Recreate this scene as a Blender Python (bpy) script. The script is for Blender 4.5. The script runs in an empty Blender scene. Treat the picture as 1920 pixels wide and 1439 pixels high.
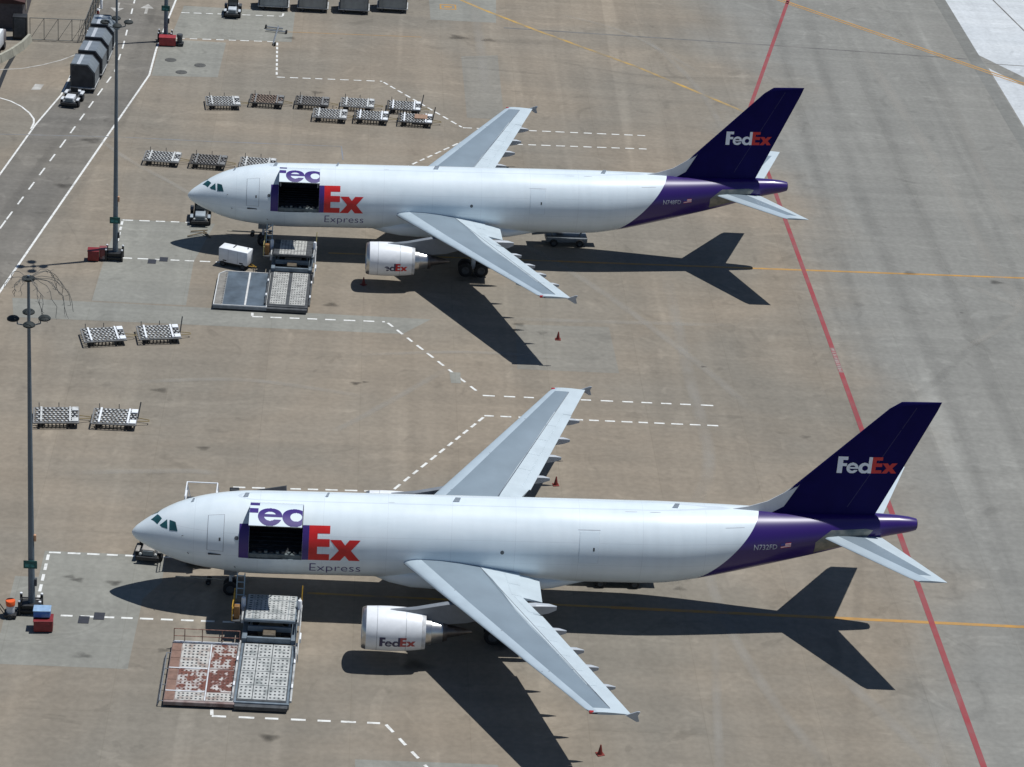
import bpy, bmesh, math, random
from mathutils import Vector, Matrix
random.seed(7)
SC = bpy.context.scene
COL = SC.collection
R = math.radians

# ------------------------------------------------------------------ camera
cam_d = bpy.data.cameras.new('camera')
cam = bpy.data.objects.new('camera', cam_d)
COL.objects.link(cam)
SC.camera = cam
_r = Vector((0.9967037, -0.0382289, 0.0715556))
_u = Vector((-0.0474569, 0.4406239, 0.8964365))
_f = Vector((0.0657989, 0.8968774, -0.4373573))
cam.matrix_world = Matrix(((_r.x, _u.x, -_f.x, 13.518), (_r.y, _u.y, -_f.y, -155.235),
                           (_r.z, _u.z, -_f.z, 92.642), (0, 0, 0, 1)))
cam_d.sensor_fit = 'HORIZONTAL'
cam_d.sensor_width = 36.0
cam_d.lens = 36.0 * 4904.45 / 1920.0
cam_d.clip_start = 1.0
cam_d.clip_end = 6000.0

# ------------------------------------------------------------------ sky and sun
TO_SUN = Vector((0.320, 0.118, 1.0)).normalized()
world = bpy.data.worlds.new('World')
SC.world = world
world.use_nodes = True
wn = world.node_tree
bg = wn.nodes['Background']
sky = wn.nodes.new('ShaderNodeTexSky')
sky.sky_type = 'NISHITA'
sky.sun_disc = False
sky.sun_elevation = math.asin(TO_SUN.z)
sky.sun_rotation = math.atan2(TO_SUN.x, TO_SUN.y)
sky.air_density = 1.0
sky.dust_density = 0.2
sky.ozone_density = 5.0
wn.links.new(sky.outputs[0], bg.inputs[0])
bg.inputs[1].default_value = 0.072
sun_d = bpy.data.lights.new('sun', 'SUN')
sun_d.energy = 5.0
sun_d.angle = R(0.53)
sun_d.color = (1.0, 1.0, 0.985)
sun = bpy.data.objects.new('sun', sun_d)
sun.rotation_euler = TO_SUN.to_track_quat('Z', 'Y').to_euler()
sun.location = (0, 0, 120)
COL.objects.link(sun)

SC.view_settings.view_transform = 'Standard'
SC.view_settings.look = 'None'
SC.view_settings.gamma = 1.0
SC.view_settings.use_curve_mapping = False
SC.view_settings.exposure = -0.31
SC.render.resolution_x = 1024
SC.render.resolution_y = 767

# ------------------------------------------------------------------ materials
MATS = {}


def mat(name, col, rough=0.6, metal=0.0, var=0.12, scale=3.0, col2=None, thr=None, coat=0.0, spec=0.5, bump=0.0, soft=0.08):
    """procedural material: base colour with noise variation, or two colours split by noise"""
    if name in MATS:
        return MATS[name]
    m = bpy.data.materials.new(name)
    m.use_nodes = True
    nt = m.node_tree
    b = nt.nodes['Principled BSDF']
    b.inputs['Roughness'].default_value = rough
    b.inputs['Metallic'].default_value = metal
    b.inputs['Coat Weight'].default_value = coat
    b.inputs['Coat Roughness'].default_value = 0.15
    b.inputs['Specular IOR Level'].default_value = spec
    tc = nt.nodes.new('ShaderNodeTexCoord')
    nz = nt.nodes.new('ShaderNodeTexNoise')
    nz.inputs['Scale'].default_value = scale
    nz.inputs['Detail'].default_value = 5.0
    nt.links.new(tc.outputs['Object'], nz.inputs['Vector'])
    rp = nt.nodes.new('ShaderNodeValToRGB')
    if col2 is None:
        lo = [c * (1 - var) for c in col]
        hi = [min(1, c * (1 + var)) for c in col]
        rp.color_ramp.elements[0].position = 0.3
        rp.color_ramp.elements[1].position = 0.7
    else:
        lo, hi = col, col2
        rp.color_ramp.elements[0].position = max(0, thr - soft)
        rp.color_ramp.elements[1].position = min(1, thr + soft)
    rp.color_ramp.elements[0].color = (*lo, 1)
    rp.color_ramp.elements[1].color = (*hi, 1)
    nt.links.new(nz.outputs['Fac'], rp.inputs['Fac'])
    nt.links.new(rp.outputs['Color'], b.inputs['Base Color'])
    if bump:
        bp = nt.nodes.new('ShaderNodeBump')
        bp.inputs['Strength'].default_value = bump
        bp.inputs['Distance'].default_value = 0.02
        nt.links.new(nz.outputs['Fac'], bp.inputs['Height'])
        nt.links.new(bp.outputs[0], b.inputs['Normal'])
    MATS[name] = m
    return m


WHITE = mat('aircraft_white', (0.70, 0.785, 0.835), 0.32, var=0.03, scale=0.6, coat=0.3)
PURPLE = mat('purple_paint', (0.007, 0.005, 0.075), 0.5, var=0.1, scale=0.8, coat=0.0, spec=0.07)
LETTER_P = mat('letter_purple', (0.045, 0.022, 0.17), 0.4, var=0.06)
LETTER_R = mat('letter_red', (0.60, 0.018, 0.018), 0.4, var=0.06)
LETTER_W = mat('letter_white', (0.88, 0.90, 0.94), 0.4, var=0.05)
LETTER_D = mat('letter_dark', (0.05, 0.045, 0.10), 0.5, var=0.2, scale=4)
WLE = mat('wing_leading_edge', (0.45, 0.53, 0.58), 0.40, 0.15, var=0.06, scale=0.7)
WPAN = mat('wing_panel_grey', (0.215, 0.268, 0.310), 0.45, 0.1, var=0.08, scale=0.5)
WREAR = mat('wing_rear_light', (0.48, 0.55, 0.585), 0.45, 0.0, var=0.06, scale=0.9)
WUND = mat('wing_underside', (0.36, 0.38, 0.40), 0.5, var=0.08, scale=1)
SEAM = mat('seam_dark', (0.16, 0.17, 0.19), 0.7, var=0.2)
METAL = mat('bare_metal', (0.58, 0.57, 0.55), 0.28, 0.9, var=0.12, scale=3)
METAL_D = mat('hot_metal', (0.16, 0.14, 0.13), 0.4, 0.8, var=0.25, scale=3)
STEEL = mat('steel_grey', (0.24, 0.26, 0.28), 0.5, 0.4, var=0.2, scale=4)
GLASS = mat('cockpit_glass', (0.018, 0.075, 0.085), 0.12, 0.0, var=0.3, scale=1.5, coat=0.4)
TYRE = mat('tyre_rubber', (0.018, 0.018, 0.019), 0.85, var=0.25, scale=6)
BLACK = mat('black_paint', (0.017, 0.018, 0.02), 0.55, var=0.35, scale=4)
DARKG = mat('dark_grey', (0.06, 0.065, 0.07), 0.6, var=0.3, scale=3)
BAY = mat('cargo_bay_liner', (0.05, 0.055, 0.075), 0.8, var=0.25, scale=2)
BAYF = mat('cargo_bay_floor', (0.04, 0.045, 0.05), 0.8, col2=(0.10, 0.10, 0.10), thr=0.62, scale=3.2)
SILL = mat('sill_grey', (0.12, 0.145, 0.15), 0.7, var=0.35, scale=3)
FAIR = mat('worn_metal_fairing', (0.13, 0.15, 0.15), 0.42, 0.6, col2=(0.30, 0.29, 0.25), thr=0.5, scale=1.8, soft=0.2)
WHITEP = mat('white_paint', (0.78, 0.80, 0.82), 0.4, var=0.06, scale=2)
WPANEL = mat('white_steel', (0.62, 0.64, 0.66), 0.45, var=0.14, scale=3)
GALV = mat('galvanised', (0.50, 0.51, 0.50), 0.55, 0.2, col2=(0.26, 0.26, 0.26), thr=0.56, scale=2.2, soft=0.12)
DECKW = mat('worn_white_deck', (0.46, 0.47, 0.455), 0.6, col2=(0.22, 0.24, 0.235), thr=0.57, scale=1.6, soft=0.12)
RUSTD = mat('rusty_deck', (0.42, 0.40, 0.38), 0.7, col2=(0.155, 0.055, 0.038), thr=0.50, scale=1.9, soft=0.05, bump=0.2)
RUSTW = mat('faded_red_walkway', (0.21, 0.125, 0.095), 0.8, var=0.25, scale=2)
RUST = mat('rusty_steel', (0.30, 0.17, 0.13), 0.8, col2=(0.13, 0.05, 0.035), thr=0.5, scale=4, soft=0.15)
BLUEG = mat('blue_grey_steel', (0.16, 0.20, 0.235), 0.5, 0.2, var=0.2, scale=2)
BLUEDECK = mat('blue_grey_deck', (0.105, 0.135, 0.165), 0.45, 0.2, var=0.3, scale=0.9)
YEL = mat('yellow_paint', (0.52, 0.30, 0.03), 0.55, var=0.25, scale=4)
ORANGE = mat('orange_paint', (0.75, 0.11, 0.02), 0.5, var=0.1)
REDBIN = mat('dark_red_paint', (0.20, 0.018, 0.022), 0.5, var=0.2, scale=3)
BLUEBIN = mat('blue_plastic', (0.03, 0.13, 0.42), 0.5, col2=(0.20, 0.36, 0.58), thr=0.62, scale=1.3)
CONE = mat('cone_red', (0.17, 0.018, 0.012), 0.6, var=0.15)
GREEN = mat('sign_green', (0.005, 0.085, 0.075), 0.5, var=0.15)
GREENL = mat('sign_green_light', (0.05, 0.26, 0.24), 0.5, col2=(0.01, 0.12, 0.11), thr=0.5, scale=5)
MAST = mat('mast_paint', (0.125, 0.16, 0.19), 0.5, 0.1, var=0.15, scale=0.7)
LAMPM = mat('lamp_housing', (0.016, 0.022, 0.022), 0.75, 0.0, var=0.2)
CONT = mat('container_aluminium', (0.27, 0.30, 0.32), 0.42, 0.5, var=0.18, scale=1.2)
CONTF = mat('container_dark_curtain', (0.045, 0.045, 0.048), 0.75, var=0.4, scale=1.2)
BROWN = mat('brown_roof', (0.055, 0.022, 0.018), 0.8, var=0.25, scale=1)
DGLASS = mat('windscreen', (0.02, 0.03, 0.035), 0.1, var=0.2, coat=0.3)
SKIN = mat('skin', (0.32, 0.17, 0.11), 0.6, var=0.1)
PAINTW = mat('marking_white', (0.70, 0.70, 0.67), 0.75, col2=(0.42, 0.41, 0.38), thr=0.62, scale=2.5, soft=0.15)
PAINTWF = mat('marking_white_faded', (0.46, 0.45, 0.42), 0.8, col2=(0.24, 0.22, 0.19), thr=0.56, scale=1.2, soft=0.2)
PAINTY = mat('marking_yellow', (0.44, 0.235, 0.055), 0.75, col2=(0.30, 0.20, 0.10), thr=0.60, scale=1.5, soft=0.2)
PAINTYW = mat('marking_yellow_worn', (0.50, 0.30, 0.06), 0.75, col2=(0.24, 0.19, 0.12), thr=0.5, scale=0.5, soft=0.15)
PAINTR = mat('marking_red', (0.27, 0.035, 0.042), 0.75, col2=(0.22, 0.085, 0.085), thr=0.58, scale=0.7, soft=0.25)
BLUEL = mat('marking_blue_faint', (0.19, 0.22, 0.27), 0.8, col2=(0.20, 0.18, 0.15), thr=0.5, scale=0.4, soft=0.2)


def fuselage_material():
    """white fuselage with the purple tail split along a slanted line (paint scheme)"""
    m = bpy.data.materials.new('fuselage_paint')
    m.use_nodes = True
    nt = m.node_tree
    b = nt.nodes['Principled BSDF']
    b.inputs['Roughness'].default_value = 0.33
    b.inputs['Coat Weight'].default_value = 0.3
    b.inputs['Coat Roughness'].default_value = 0.12
    tc = nt.nodes.new('ShaderNodeTexCoord')
    sp = nt.nodes.new('ShaderNodeSeparateXYZ')
    nt.links.new(tc.outputs['Object'], sp.inputs[0])

    def mth(op, a, bb):
        n = nt.nodes.new('ShaderNodeMath')
        n.operation = op
        for i, v in enumerate((a, bb)):
            if isinstance(v, (int, float)):
                n.inputs[i].default_value = v
            else:
                nt.links.new(v, n.inputs[i])
        return n.outputs[0]
    zz = mth('MULTIPLY', sp.outputs[2], 0.875)
    e = mth('SUBTRACT', sp.outputs[0], zz)
    # slight bow of the boundary
    q = mth('SUBTRACT', sp.outputs[2], 5.6)
    q2 = mth('MULTIPLY', q, q)
    e2 = mth('SUBTRACT', e, mth('MULTIPLY', q2, -0.035))
    fac = mth('GREATER_THAN', e2, 35.36)
    nz = nt.nodes.new('ShaderNodeTexNoise')
    mp = nt.nodes.new('ShaderNodeMapping')
    mp.inputs['Scale'].default_value = (0.25, 0.9, 0.9)
    nt.links.new(tc.outputs['Object'], mp.inputs[0])
    nt.links.new(mp.outputs[0], nz.inputs['Vector'])
    nz.inputs['Scale'].default_value = 1.0
    nz.inputs['Detail'].default_value = 6
    rp = nt.nodes.new('ShaderNodeValToRGB')
    rp.color_ramp.elements[0].position = 0.35
    rp.color_ramp.elements[1].position = 0.65
    rp.color_ramp.elements[0].color = (0.69, 0.775, 0.82, 1)
    rp.color_ramp.elements[1].color = (0.755, 0.83, 0.87, 1)
    nt.links.new(nz.outputs['Fac'], rp.inputs[0])
    # panel joints: thin rings every 4.3 m
    br = nt.nodes.new('ShaderNodeMath')
    br.operation = 'PINGPONG'
    nt.links.new(sp.outputs[0], br.inputs[0])
    br.inputs[1].default_value = 2.15
    jt = mth('LESS_THAN', br.outputs[0], 0.012)
    mj = nt.nodes.new('ShaderNodeMixRGB')
    lz = mth('SUBTRACT', sp.outputs[2], mth('MULTIPLY', sp.outputs[0], 0.0208))
    ln = mth('PINGPONG', mth('ADD', lz, 0.35), 0.78)
    jl = mth('LESS_THAN', ln, 0.010)
    nt.links.new(mth('MULTIPLY', mth('MAXIMUM', jt, jl), 0.30), mj.inputs[0])
    nt.links.new(rp.outputs[0], mj.inputs[1])
    mj.inputs[2].default_value = (0.36, 0.40, 0.44, 1)
    gm = nt.nodes.new('ShaderNodeMapping')
    gm.inputs['Scale'].default_value = (1.6, 0.5, 0.16)
    nt.links.new(tc.outputs['Object'], gm.inputs[0])
    gn = nt.nodes.new('ShaderNodeTexNoise')
    gn.inputs['Scale'].default_value = 1.0
    gn.inputs['Detail'].default_value = 8
    nt.links.new(gm.outputs[0], gn.inputs['Vector'])
    gr = nt.nodes.new('ShaderNodeMapRange')
    for i, v in enumerate((0.42, 0.75, 1.0, 0.95)):
        gr.inputs[i + 1].default_value = v
    nt.links.new(gn.outputs['Fac'], gr.inputs[0])
    gx = nt.nodes.new('ShaderNodeMixRGB')
    gx.blend_type = 'MULTIPLY'
    gx.inputs[0].default_value = 1.0
    nt.links.new(mj.outputs[0], gx.inputs[1])
    nt.links.new(gr.outputs[0], gx.inputs[2])
    mx = nt.nodes.new('ShaderNodeMixRGB')
    nt.links.new(fac, mx.inputs[0])
    nt.links.new(gx.outputs[0], mx.inputs[1])
    mx.inputs[2].default_value = (0.030, 0.010, 0.130, 1)
    nt.links.new(mx.outputs[0], b.inputs['Base Color'])
    return m


FUS = fuselage_material()


def concrete(name, a, b, grad=None, streak=0.5, joints=True, spots=True):
    """apron concrete: blotches, fine grain, drag streaks, slab joints and oil spots (surface colour and wear)"""
    m = bpy.data.materials.new(name)
    m.use_nodes = True
    nt = m.node_tree
    bs = nt.nodes['Principled BSDF']
    bs.inputs['Roughness'].default_value = 0.88
    bs.inputs['Specular IOR Level'].default_value = 0.25
    tc = nt.nodes.new('ShaderNodeNewGeometry')
    pos = tc.outputs['Position']

    def noise(scale, detail, sx=1, sy=1, dist=0.0):
        mp = nt.nodes.new('ShaderNodeMapping')
        mp.inputs['Scale'].default_value = (sx, sy, 1)
        nt.links.new(pos, mp.inputs[0])
        n = nt.nodes.new('ShaderNodeTexNoise')
        n.inputs['Scale'].default_value = scale
        n.inputs['Detail'].default_value = detail
        n.inputs['Distortion'].default_value = dist
        nt.links.new(mp.outputs[0], n.inputs['Vector'])
        return n.outputs['Fac']

    def rng(v, lo, hi, tlo, thi):
        n = nt.nodes.new('ShaderNodeMapRange')
        n.clamp = True
        n.interpolation_type = 'SMOOTHSTEP'
        nt.links.new(v, n.inputs[0])
        for i, x in enumerate((lo, hi, tlo, thi)):
            n.inputs[i + 1].default_value = x
        return n.outputs[0]

    def mul(c, f, colr=None):
        n = nt.nodes.new('ShaderNodeMixRGB')
        n.blend_type = 'MULTIPLY'
        n.inputs[0].default_value = 1.0
        nt.links.new(c, n.inputs[1])
        nt.links.new(f, n.inputs[2])
        return n.outputs[0]

    def mixc(f, c1, c2):
        n = nt.nodes.new('ShaderNodeMixRGB')
        nt.links.new(f, n.inputs[0])
        for i, c in ((1, c1), (2, c2)):
            if isinstance(c, tuple):
                n.inputs[i].default_value = (*c, 1)
            else:
                nt.links.new(c, n.inputs[i])
        return n.outputs[0]
    big = rng(noise(0.045, 4, 1, 1, 0.6), 0.32, 0.68, 0, 1)
    c = mixc(big, a, b)
    if grad:
        sp = nt.nodes.new('ShaderNodeSeparateXYZ')
        nt.links.new(pos, sp.inputs[0])
        ad = nt.nodes.new('ShaderNodeMath')
        ad.operation = 'MULTIPLY_ADD'
        nt.links.new(noise(0.05, 4), ad.inputs[0])
        ad.inputs[1].default_value = 26
        nt.links.new(sp.outputs[0], ad.inputs[2])
        g = rng(ad.outputs[0], grad[1] + 13, grad[2] + 13, 0, 1)
        c = mixc(g, c, grad[0])
        # dark wheel tracks on the taxiway side, running along it
        tr = rng(noise(1.0, 3, 0.16, 0.006, 0.3), 0.54, 0.72, 1.0, 0.86)
        trm = mixc(g, (1, 1, 1), tr)
        c = mul(c, trm)
        lt = rng(noise(1.0, 3, 0.30, 0.012, 0.5), 0.60, 0.74, 1.0, 1.16)
        c = mul(c, lt)
    # pale and dark drag streaks across the stands
    c = mul(c, rng(noise(1.0, 5, 0.035, 0.55, 0.2), 0.30, 0.75, 1 - 0.07 * streak, 1 + 0.07 * streak))
    c = mul(c, rng(noise(1.0, 5, 0.40, 0.03, 0.6), 0.30, 0.75, 1 - 0.07 * streak, 1 + 0.08 * streak))
    # thin scattered scuffs
    c = mul(c, rng(noise(1.0, 4, 0.09, 0.10, 4.5), 0.60, 0.68, 1.0, 1.0 + 0.12 * streak))
    c = mul(c, rng(noise(1.0, 4, 0.14, 0.11, 3.0), 0.62, 0.70, 1.0, 1.0 - 0.14 * streak))
    # grain
    c = mul(c, rng(noise(2.2, 6), 0.2, 0.8, 0.91, 1.09))
    if joints:
        bk = nt.nodes.new('ShaderNodeTexBrick')
        bk.offset = 0.0
        bk.inputs['Scale'].default_value = 1.0
        bk.inputs['Mortar Size'].default_value = 0.045
        bk.inputs['Mortar Smooth'].default_value = 0.6
        bk.inputs['Brick Width'].default_value = 7.62
        bk.inputs['Row Height'].default_value = 7.62
        bk.inputs['Color1'].default_value = (1.0, 1.0, 1.0, 1)
        bk.inputs['Color2'].default_value = (0.945, 0.95, 0.955, 1)
        bk.inputs['Mortar'].default_value = (0.90, 0.90, 0.89, 1)
        nt.links.new(pos, bk.inputs['Vector'])
        c = mul(c, bk.outputs['Color'])
    if spots:
        c = mul(c, rng(noise(0.55, 2), 0.74, 0.82, 1.0, 0.62))
    nt.links.new(c, bs.inputs['Base Color'])
    bp = nt.nodes.new('ShaderNodeBump')
    bp.inputs['Strength'].default_value = 0.15
    bp.inputs['Distance'].default_value = 0.01
    nt.links.new(noise(3.0, 5), bp.inputs['Height'])
    nt.links.new(bp.outputs[0], bs.inputs['Normal'])
    return m


CONC = concrete('apron_concrete', (0.256, 0.215, 0.165), (0.212, 0.191, 0.157), ((0.226, 0.221, 0.200), 50, 62), 0.9)
CONC_L = concrete('slab_concrete_grey', (0.250, 0.245, 0.214), (0.226, 0.223, 0.198), None, 0.9, True, True)
CONC_M = concrete('slab_concrete_mid', (0.232, 0.216, 0.184), (0.215, 0.203, 0.175), None, 0.8, True, False)
ASPH = concrete('service_road_asphalt', (0.192, 0.176, 0.150), (0.158, 0.148, 0.131), None, 1.5, False, True)
BRIGHT = concrete('new_concrete', (0.56, 0.58, 0.585), (0.48, 0.505, 0.52), None, 0.8, True, False)
DRAIN = concrete('drain_strip', (0.165, 0.165, 0.15), (0.20, 0.20, 0.185), None, 1.0, False, False)


# ------------------------------------------------------------------ mesh helpers
class MB:
    """collects simple shapes and links them as one mesh object"""

    def __init__(s):
        s.v, s.f, s.m, s.mats = [], [], [], []

    def mi(s, m):
        if m not in s.mats:
            s.mats.append(m)
        return s.mats.index(m)

    def add(s, vs, fs, m):
        o = len(s.v)
        s.v += [tuple(v) for v in vs]
        k = s.mi(m)
        for f in fs:
            s.f.append([i + o for i in f])
            s.m.append(k)
        return s

    def box(s, x0, x1, y0, y1, z0, z1, m, top=None):
        """axis box; top=(dx0,dx1,dy0,dy1) insets of the upper face"""
        a, b, c, d = top or (0, 0, 0, 0)
        vs = [(x0, y0, z0), (x1, y0, z0), (x1, y1, z0), (x0, y1, z0),
              (x0 + a, y0 + c, z1), (x1 - b, y0 + c, z1), (x1 - b, y1 - d, z1), (x0 + a, y1 - d, z1)]
        return s.add(vs, [(0, 3, 2, 1), (4, 5, 6, 7), (0, 1, 5, 4), (1, 2, 6, 5), (2, 3, 7, 6), (3, 0, 4, 7)], m)

    def bev(s, x0, x1, y0, y1, z0, z1, m, b=0.04):
        """box with bevelled edges"""
        bm = bmesh.new()
        bmesh.ops.create_cube(bm, size=1.0)
        for v in bm.verts:
            v.co = Vector(((x0 + x1) / 2 + v.co.x * (x1 - x0), (y0 + y1) / 2 + v.co.y * (y1 - y0), (z0 + z1) / 2 + v.co.z * (z1 - z0)))
        bmesh.ops.bevel(bm, geom=bm.edges[:], offset=b, segments=2, profile=0.5, affect='EDGES')
        bm.verts.index_update()
        s.add([v.co for v in bm.verts], [[v.index for v in f.verts] for f in bm.faces], m)
        bm.free()
        return s

    def tube(s, p0, p1, r, m, r1=None, n=8, cap=True):
        p0, p1 = Vector(p0), Vector(p1)
        r1 = r if r1 is None else r1
        d = (p1 - p0).normalized()
        a = d.orthogonal().normalized()
        b = d.cross(a)
        vs = []
        for p, rr in ((p0, r), (p1, r1)):
            for i in range(n):
                t = 2 * math.pi * i / n
                vs.append(p + a * math.cos(t) * rr + b * math.sin(t) * rr)
        fs = [(i, (i + 1) % n, n + (i + 1) % n, n + i) for i in range(n)]
        if cap:
            fs += [tuple(reversed(range(n))), tuple(range(n, 2 * n))]
        return s.add(vs, fs, m)

    def path(s, pts, r, m, n=6):
        for a, b in zip(pts, pts[1:]):
            s.tube(a, b, r, m, n=n)
        return s

    def lathe(s, prof, m, origin=(0, 0, 0), axis='x', n=24):
        """prof: list of (along, radius) or (along, radius, material)"""
        ox, oy, oz = origin
        rows = []
        vs = []
        for q in prof:
            row = []
            for i in range(n):
                t = 2 * math.pi * i / n
                c, d = q[1] * math.cos(t), q[1] * math.sin(t)
                row.append(len(vs))
                if axis == 'x':
                    vs.append((ox + q[0], oy + c, oz + d))
                elif axis == 'y':
                    vs.append((ox + c, oy + q[0], oz + d))
                else:
                    vs.append((ox + c, oy + d, oz + q[0]))
            rows.append(row)
        o = len(s.v)
        s.v += vs
        for k in range(len(rows) - 1):
            mm = s.mi(prof[k][2] if len(prof[k]) > 2 else m)
            for i in range(n):
                f = [rows[k][i], rows[k][(i + 1) % n], rows[k + 1][(i + 1) % n], rows[k + 1][i]]
                s.f.append([j + o for j in f])
                s.m.append(mm)
        return s

    def loft(s, rings, m, close=True, capends=True):
        n = len(rings[0])
        vs = [v for r in rings for v in r]
        fs = []
        for k in range(len(rings) - 1):
            for i in range(n if close else n - 1):
                j = (i + 1) % n
                fs.append((k * n + i, k * n + j, (k + 1) * n + j, (k + 1) * n + i))
        if capends:
            fs.append(tuple(reversed(range(n))))
            fs.append(tuple((len(rings) - 1) * n + i for i in range(n)))
        return s.add(vs, fs, m)

    def prism(s, poly, axis, a0, a1, m):
        """extrude polygon given in the two other axes"""
        n = len(poly)

        def P(q, a):
            return {'x': (a, q[0], q[1]), 'y': (q[0], a, q[1]), 'z': (q[0], q[1], a)}[axis]
        vs = [P(q, a0) for q in poly] + [P(q, a1) for q in poly]
        fs = [tuple(range(n)), tuple(range(2 * n - 1, n - 1, -1))]
        fs += [(i, n + i, n + (i + 1) % n, (i + 1) % n) for i in range(n)]
        return s.add(vs, fs, m)

    def build(s, name, parent=None, smooth=False, auto=None):
        me = bpy.data.meshes.new(name)
        me.from_pydata(s.v, [], s.f)
        for m in s.mats:
            me.materials.append(m)
        me.polygons.foreach_set('material_index', s.m)
        bm = bmesh.new()
        bm.from_mesh(me)
        bmesh.ops.recalc_face_normals(bm, faces=bm.faces[:])
        bm.to_mesh(me)
        bm.free()
        if smooth:
            me.polygons.foreach_set('use_smooth', [True] * len(me.polygons))
            if auto:
                me.set_sharp_from_angle(angle=R(auto))
        me.update()
        o = bpy.data.objects.new(name, me)
        COL.objects.link(o)
        if parent:
            o.parent = parent
        return o


def tag(o, label, cat, group=None):
    o['label'] = label
    o['category'] = cat
    if group:
        o['group'] = group
    return o


def thing(name, label, cat, loc=(0, 0, 0), rz=0.0, group=None):
    o = bpy.data.objects.new(name, None)
    o.empty_display_size = 0.3
    o.location = loc
    o.rotation_euler = (0, 0, R(rz))
    COL.objects.link(o)
    return tag(o, label, cat, group)


def struct(o):
    o['kind'] = 'structure'
    return o


def stuff(o):
    o['kind'] = 'stuff'
    return o


def copy_tree(o, parent=None):
    c = o.copy()
    COL.objects.link(c)
    c.parent = parent
    for ch in list(o.children):
        copy_tree(ch, c)
    return c


# ------------------------------------------------------------------ ground and markings
def sheet(name, poly, z, m):
    b = MB()
    b.add([(x, y, z) for x, y in poly], [tuple(range(len(poly)))], m)
    return struct(b.build(name))


sheet('ground', [(-2500, -2500), (2500, -2500), (2500, 3500), (-2500, 3500)], 0.0, CONC)
# service road
sheet('service_road', [(-26, -10), (-21.5, -10), (-15.4, 47.7), (-7.7, 103.6), (-7.6, 112), (-6.8, 129), (-5, 175), (-15, 175),
                       (-14.9, 127.5), (-14.8, 117.2), (-15.85, 96.3), (-17.35, 87.3), (-18.96, 74), (-24, 43)], 0.004, ASPH)
# renewed slabs
PZ = 0.0041
sheet('concrete_slab', [(-6.4, 4.6), (2.0, 4.6), (2.0, 1.0), (0.9, -1.3), (0.7, -10.2), (-8.0, -10.2), (-8.0, 1.0), (-6.4, 1.0)], PZ, CONC_L)
sheet('concrete_slab', [(-6.9, 64.8), (1.6, 64.8), (0.3, 56.0), (0.3, 46.8), (-7.6, 46.8), (-7.4, 58.0)], PZ, CONC_L)
sheet('concrete_slab', [(-13.6, 42.8), (18.6, 43.2), (21.0, 46.4), (-14.2, 46.6)], PZ, CONC_L)
sheet('concrete_slab', [(-6.2, 115.2), (-0.4, 115.2), (-0.6, 104.0), (-7.4, 103.4), (-7.4, 112)], PZ, CONC_L)
sheet('concrete_slab', [(-5.8, 127), (6.6, 127), (6.6, 116.6), (-6.4, 115.9)], PZ, CONC_L)
sheet('concrete_slab', [(25.0, 115), (29.0, 116), (29.0, 96), (25.2, 96)], PZ, CONC_M)
sheet('concrete_slab', [(21.6, 140), (29.6, 140), (29.2, 127.2), (21.8, 127.0)], PZ, CONC_L)
sheet('concrete_slab', [(15.6, -19.5), (24.5, -19.5), (24.5, -26), (15.6, -26)], PZ, CONC_L)
sheet('concrete_slab', [(28.0, 37.5), (36.4, 37.6), (36.2, 46.6), (28.2, 46.2)], PZ, CONC_M)
# bright new concrete with a drain strip along its edge
sheet('taxiway_concrete', [(84.0, 125.6), (88.2, 117.8), (140, 25), (140, 220), (84.0, 220)], 0.004, BRIGHT)
sheet('taxiway_concrete', [(84.3, 60), (118, 60), (88.6, 113.0), (84.3, 121)], 0.004, BRIGHT)
sheet('drain_channel', [(82.6, 40), (84.25, 40), (84.1, 123.2), (84.0, 190), (82.6, 190)], 0.008, DRAIN)


def seg_quad(b, p, q, w, z, m):
    p, q = Vector((*p, 0)), Vector((*q, 0))
    d = (q - p).normalized()
    n = Vector((-d.y, d.x, 0)) * (w / 2)
    b.add([(p - n + Vector((0, 0, z))), (q - n + Vector((0, 0, z))), (q + n + Vector((0, 0, z))), (p + n + Vector((0, 0, z)))], [(0, 1, 2, 3)], m)


def line(name, pts, w, m, z=0.0085, dash=None, jit=0.0):
    """painted line, solid or dashed (dash, gap), mitred where it bends"""
    b = MB()
    if dash:
        carry = 0.0
        for a, c in zip(pts, pts[1:]):
            a, c = Vector(a), Vector(c)
            L = (c - a).length
            d = (c - a) / L
            t = 0.0
            while t < L - 0.15:
                e = min(t + dash[0] * (1 + random.uniform(-jit, jit)), L)
                seg_quad(b, a + d * t, a + d * e, w, z, m)
                t = e + dash[1] * (1 + random.uniform(-jit, jit))
    else:
        n = len(pts)
        P = [Vector(p) for p in pts]
        lft, rgt = [], []
        for i in range(n):
            d0 = (P[i] - P[i - 1]).normalized() if i else (P[1] - P[0]).normalized()
            d1 = (P[i + 1] - P[i]).normalized() if i < n - 1 else d0
            t = (d0 + d1).normalized()
            nn = Vector((-t.y, t.x)) * (w / 2 / max(0.4, t.dot(d0)))
            lft.append(P[i] + nn)
            rgt.append(P[i] - nn)
        for i in range(n - 1):
            b.add([(*rgt[i], z), (*rgt[i + 1], z), (*lft[i + 1], z), (*lft[i], z)], [(0, 1, 2, 3)], m)
    return struct(b.build(name))


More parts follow.
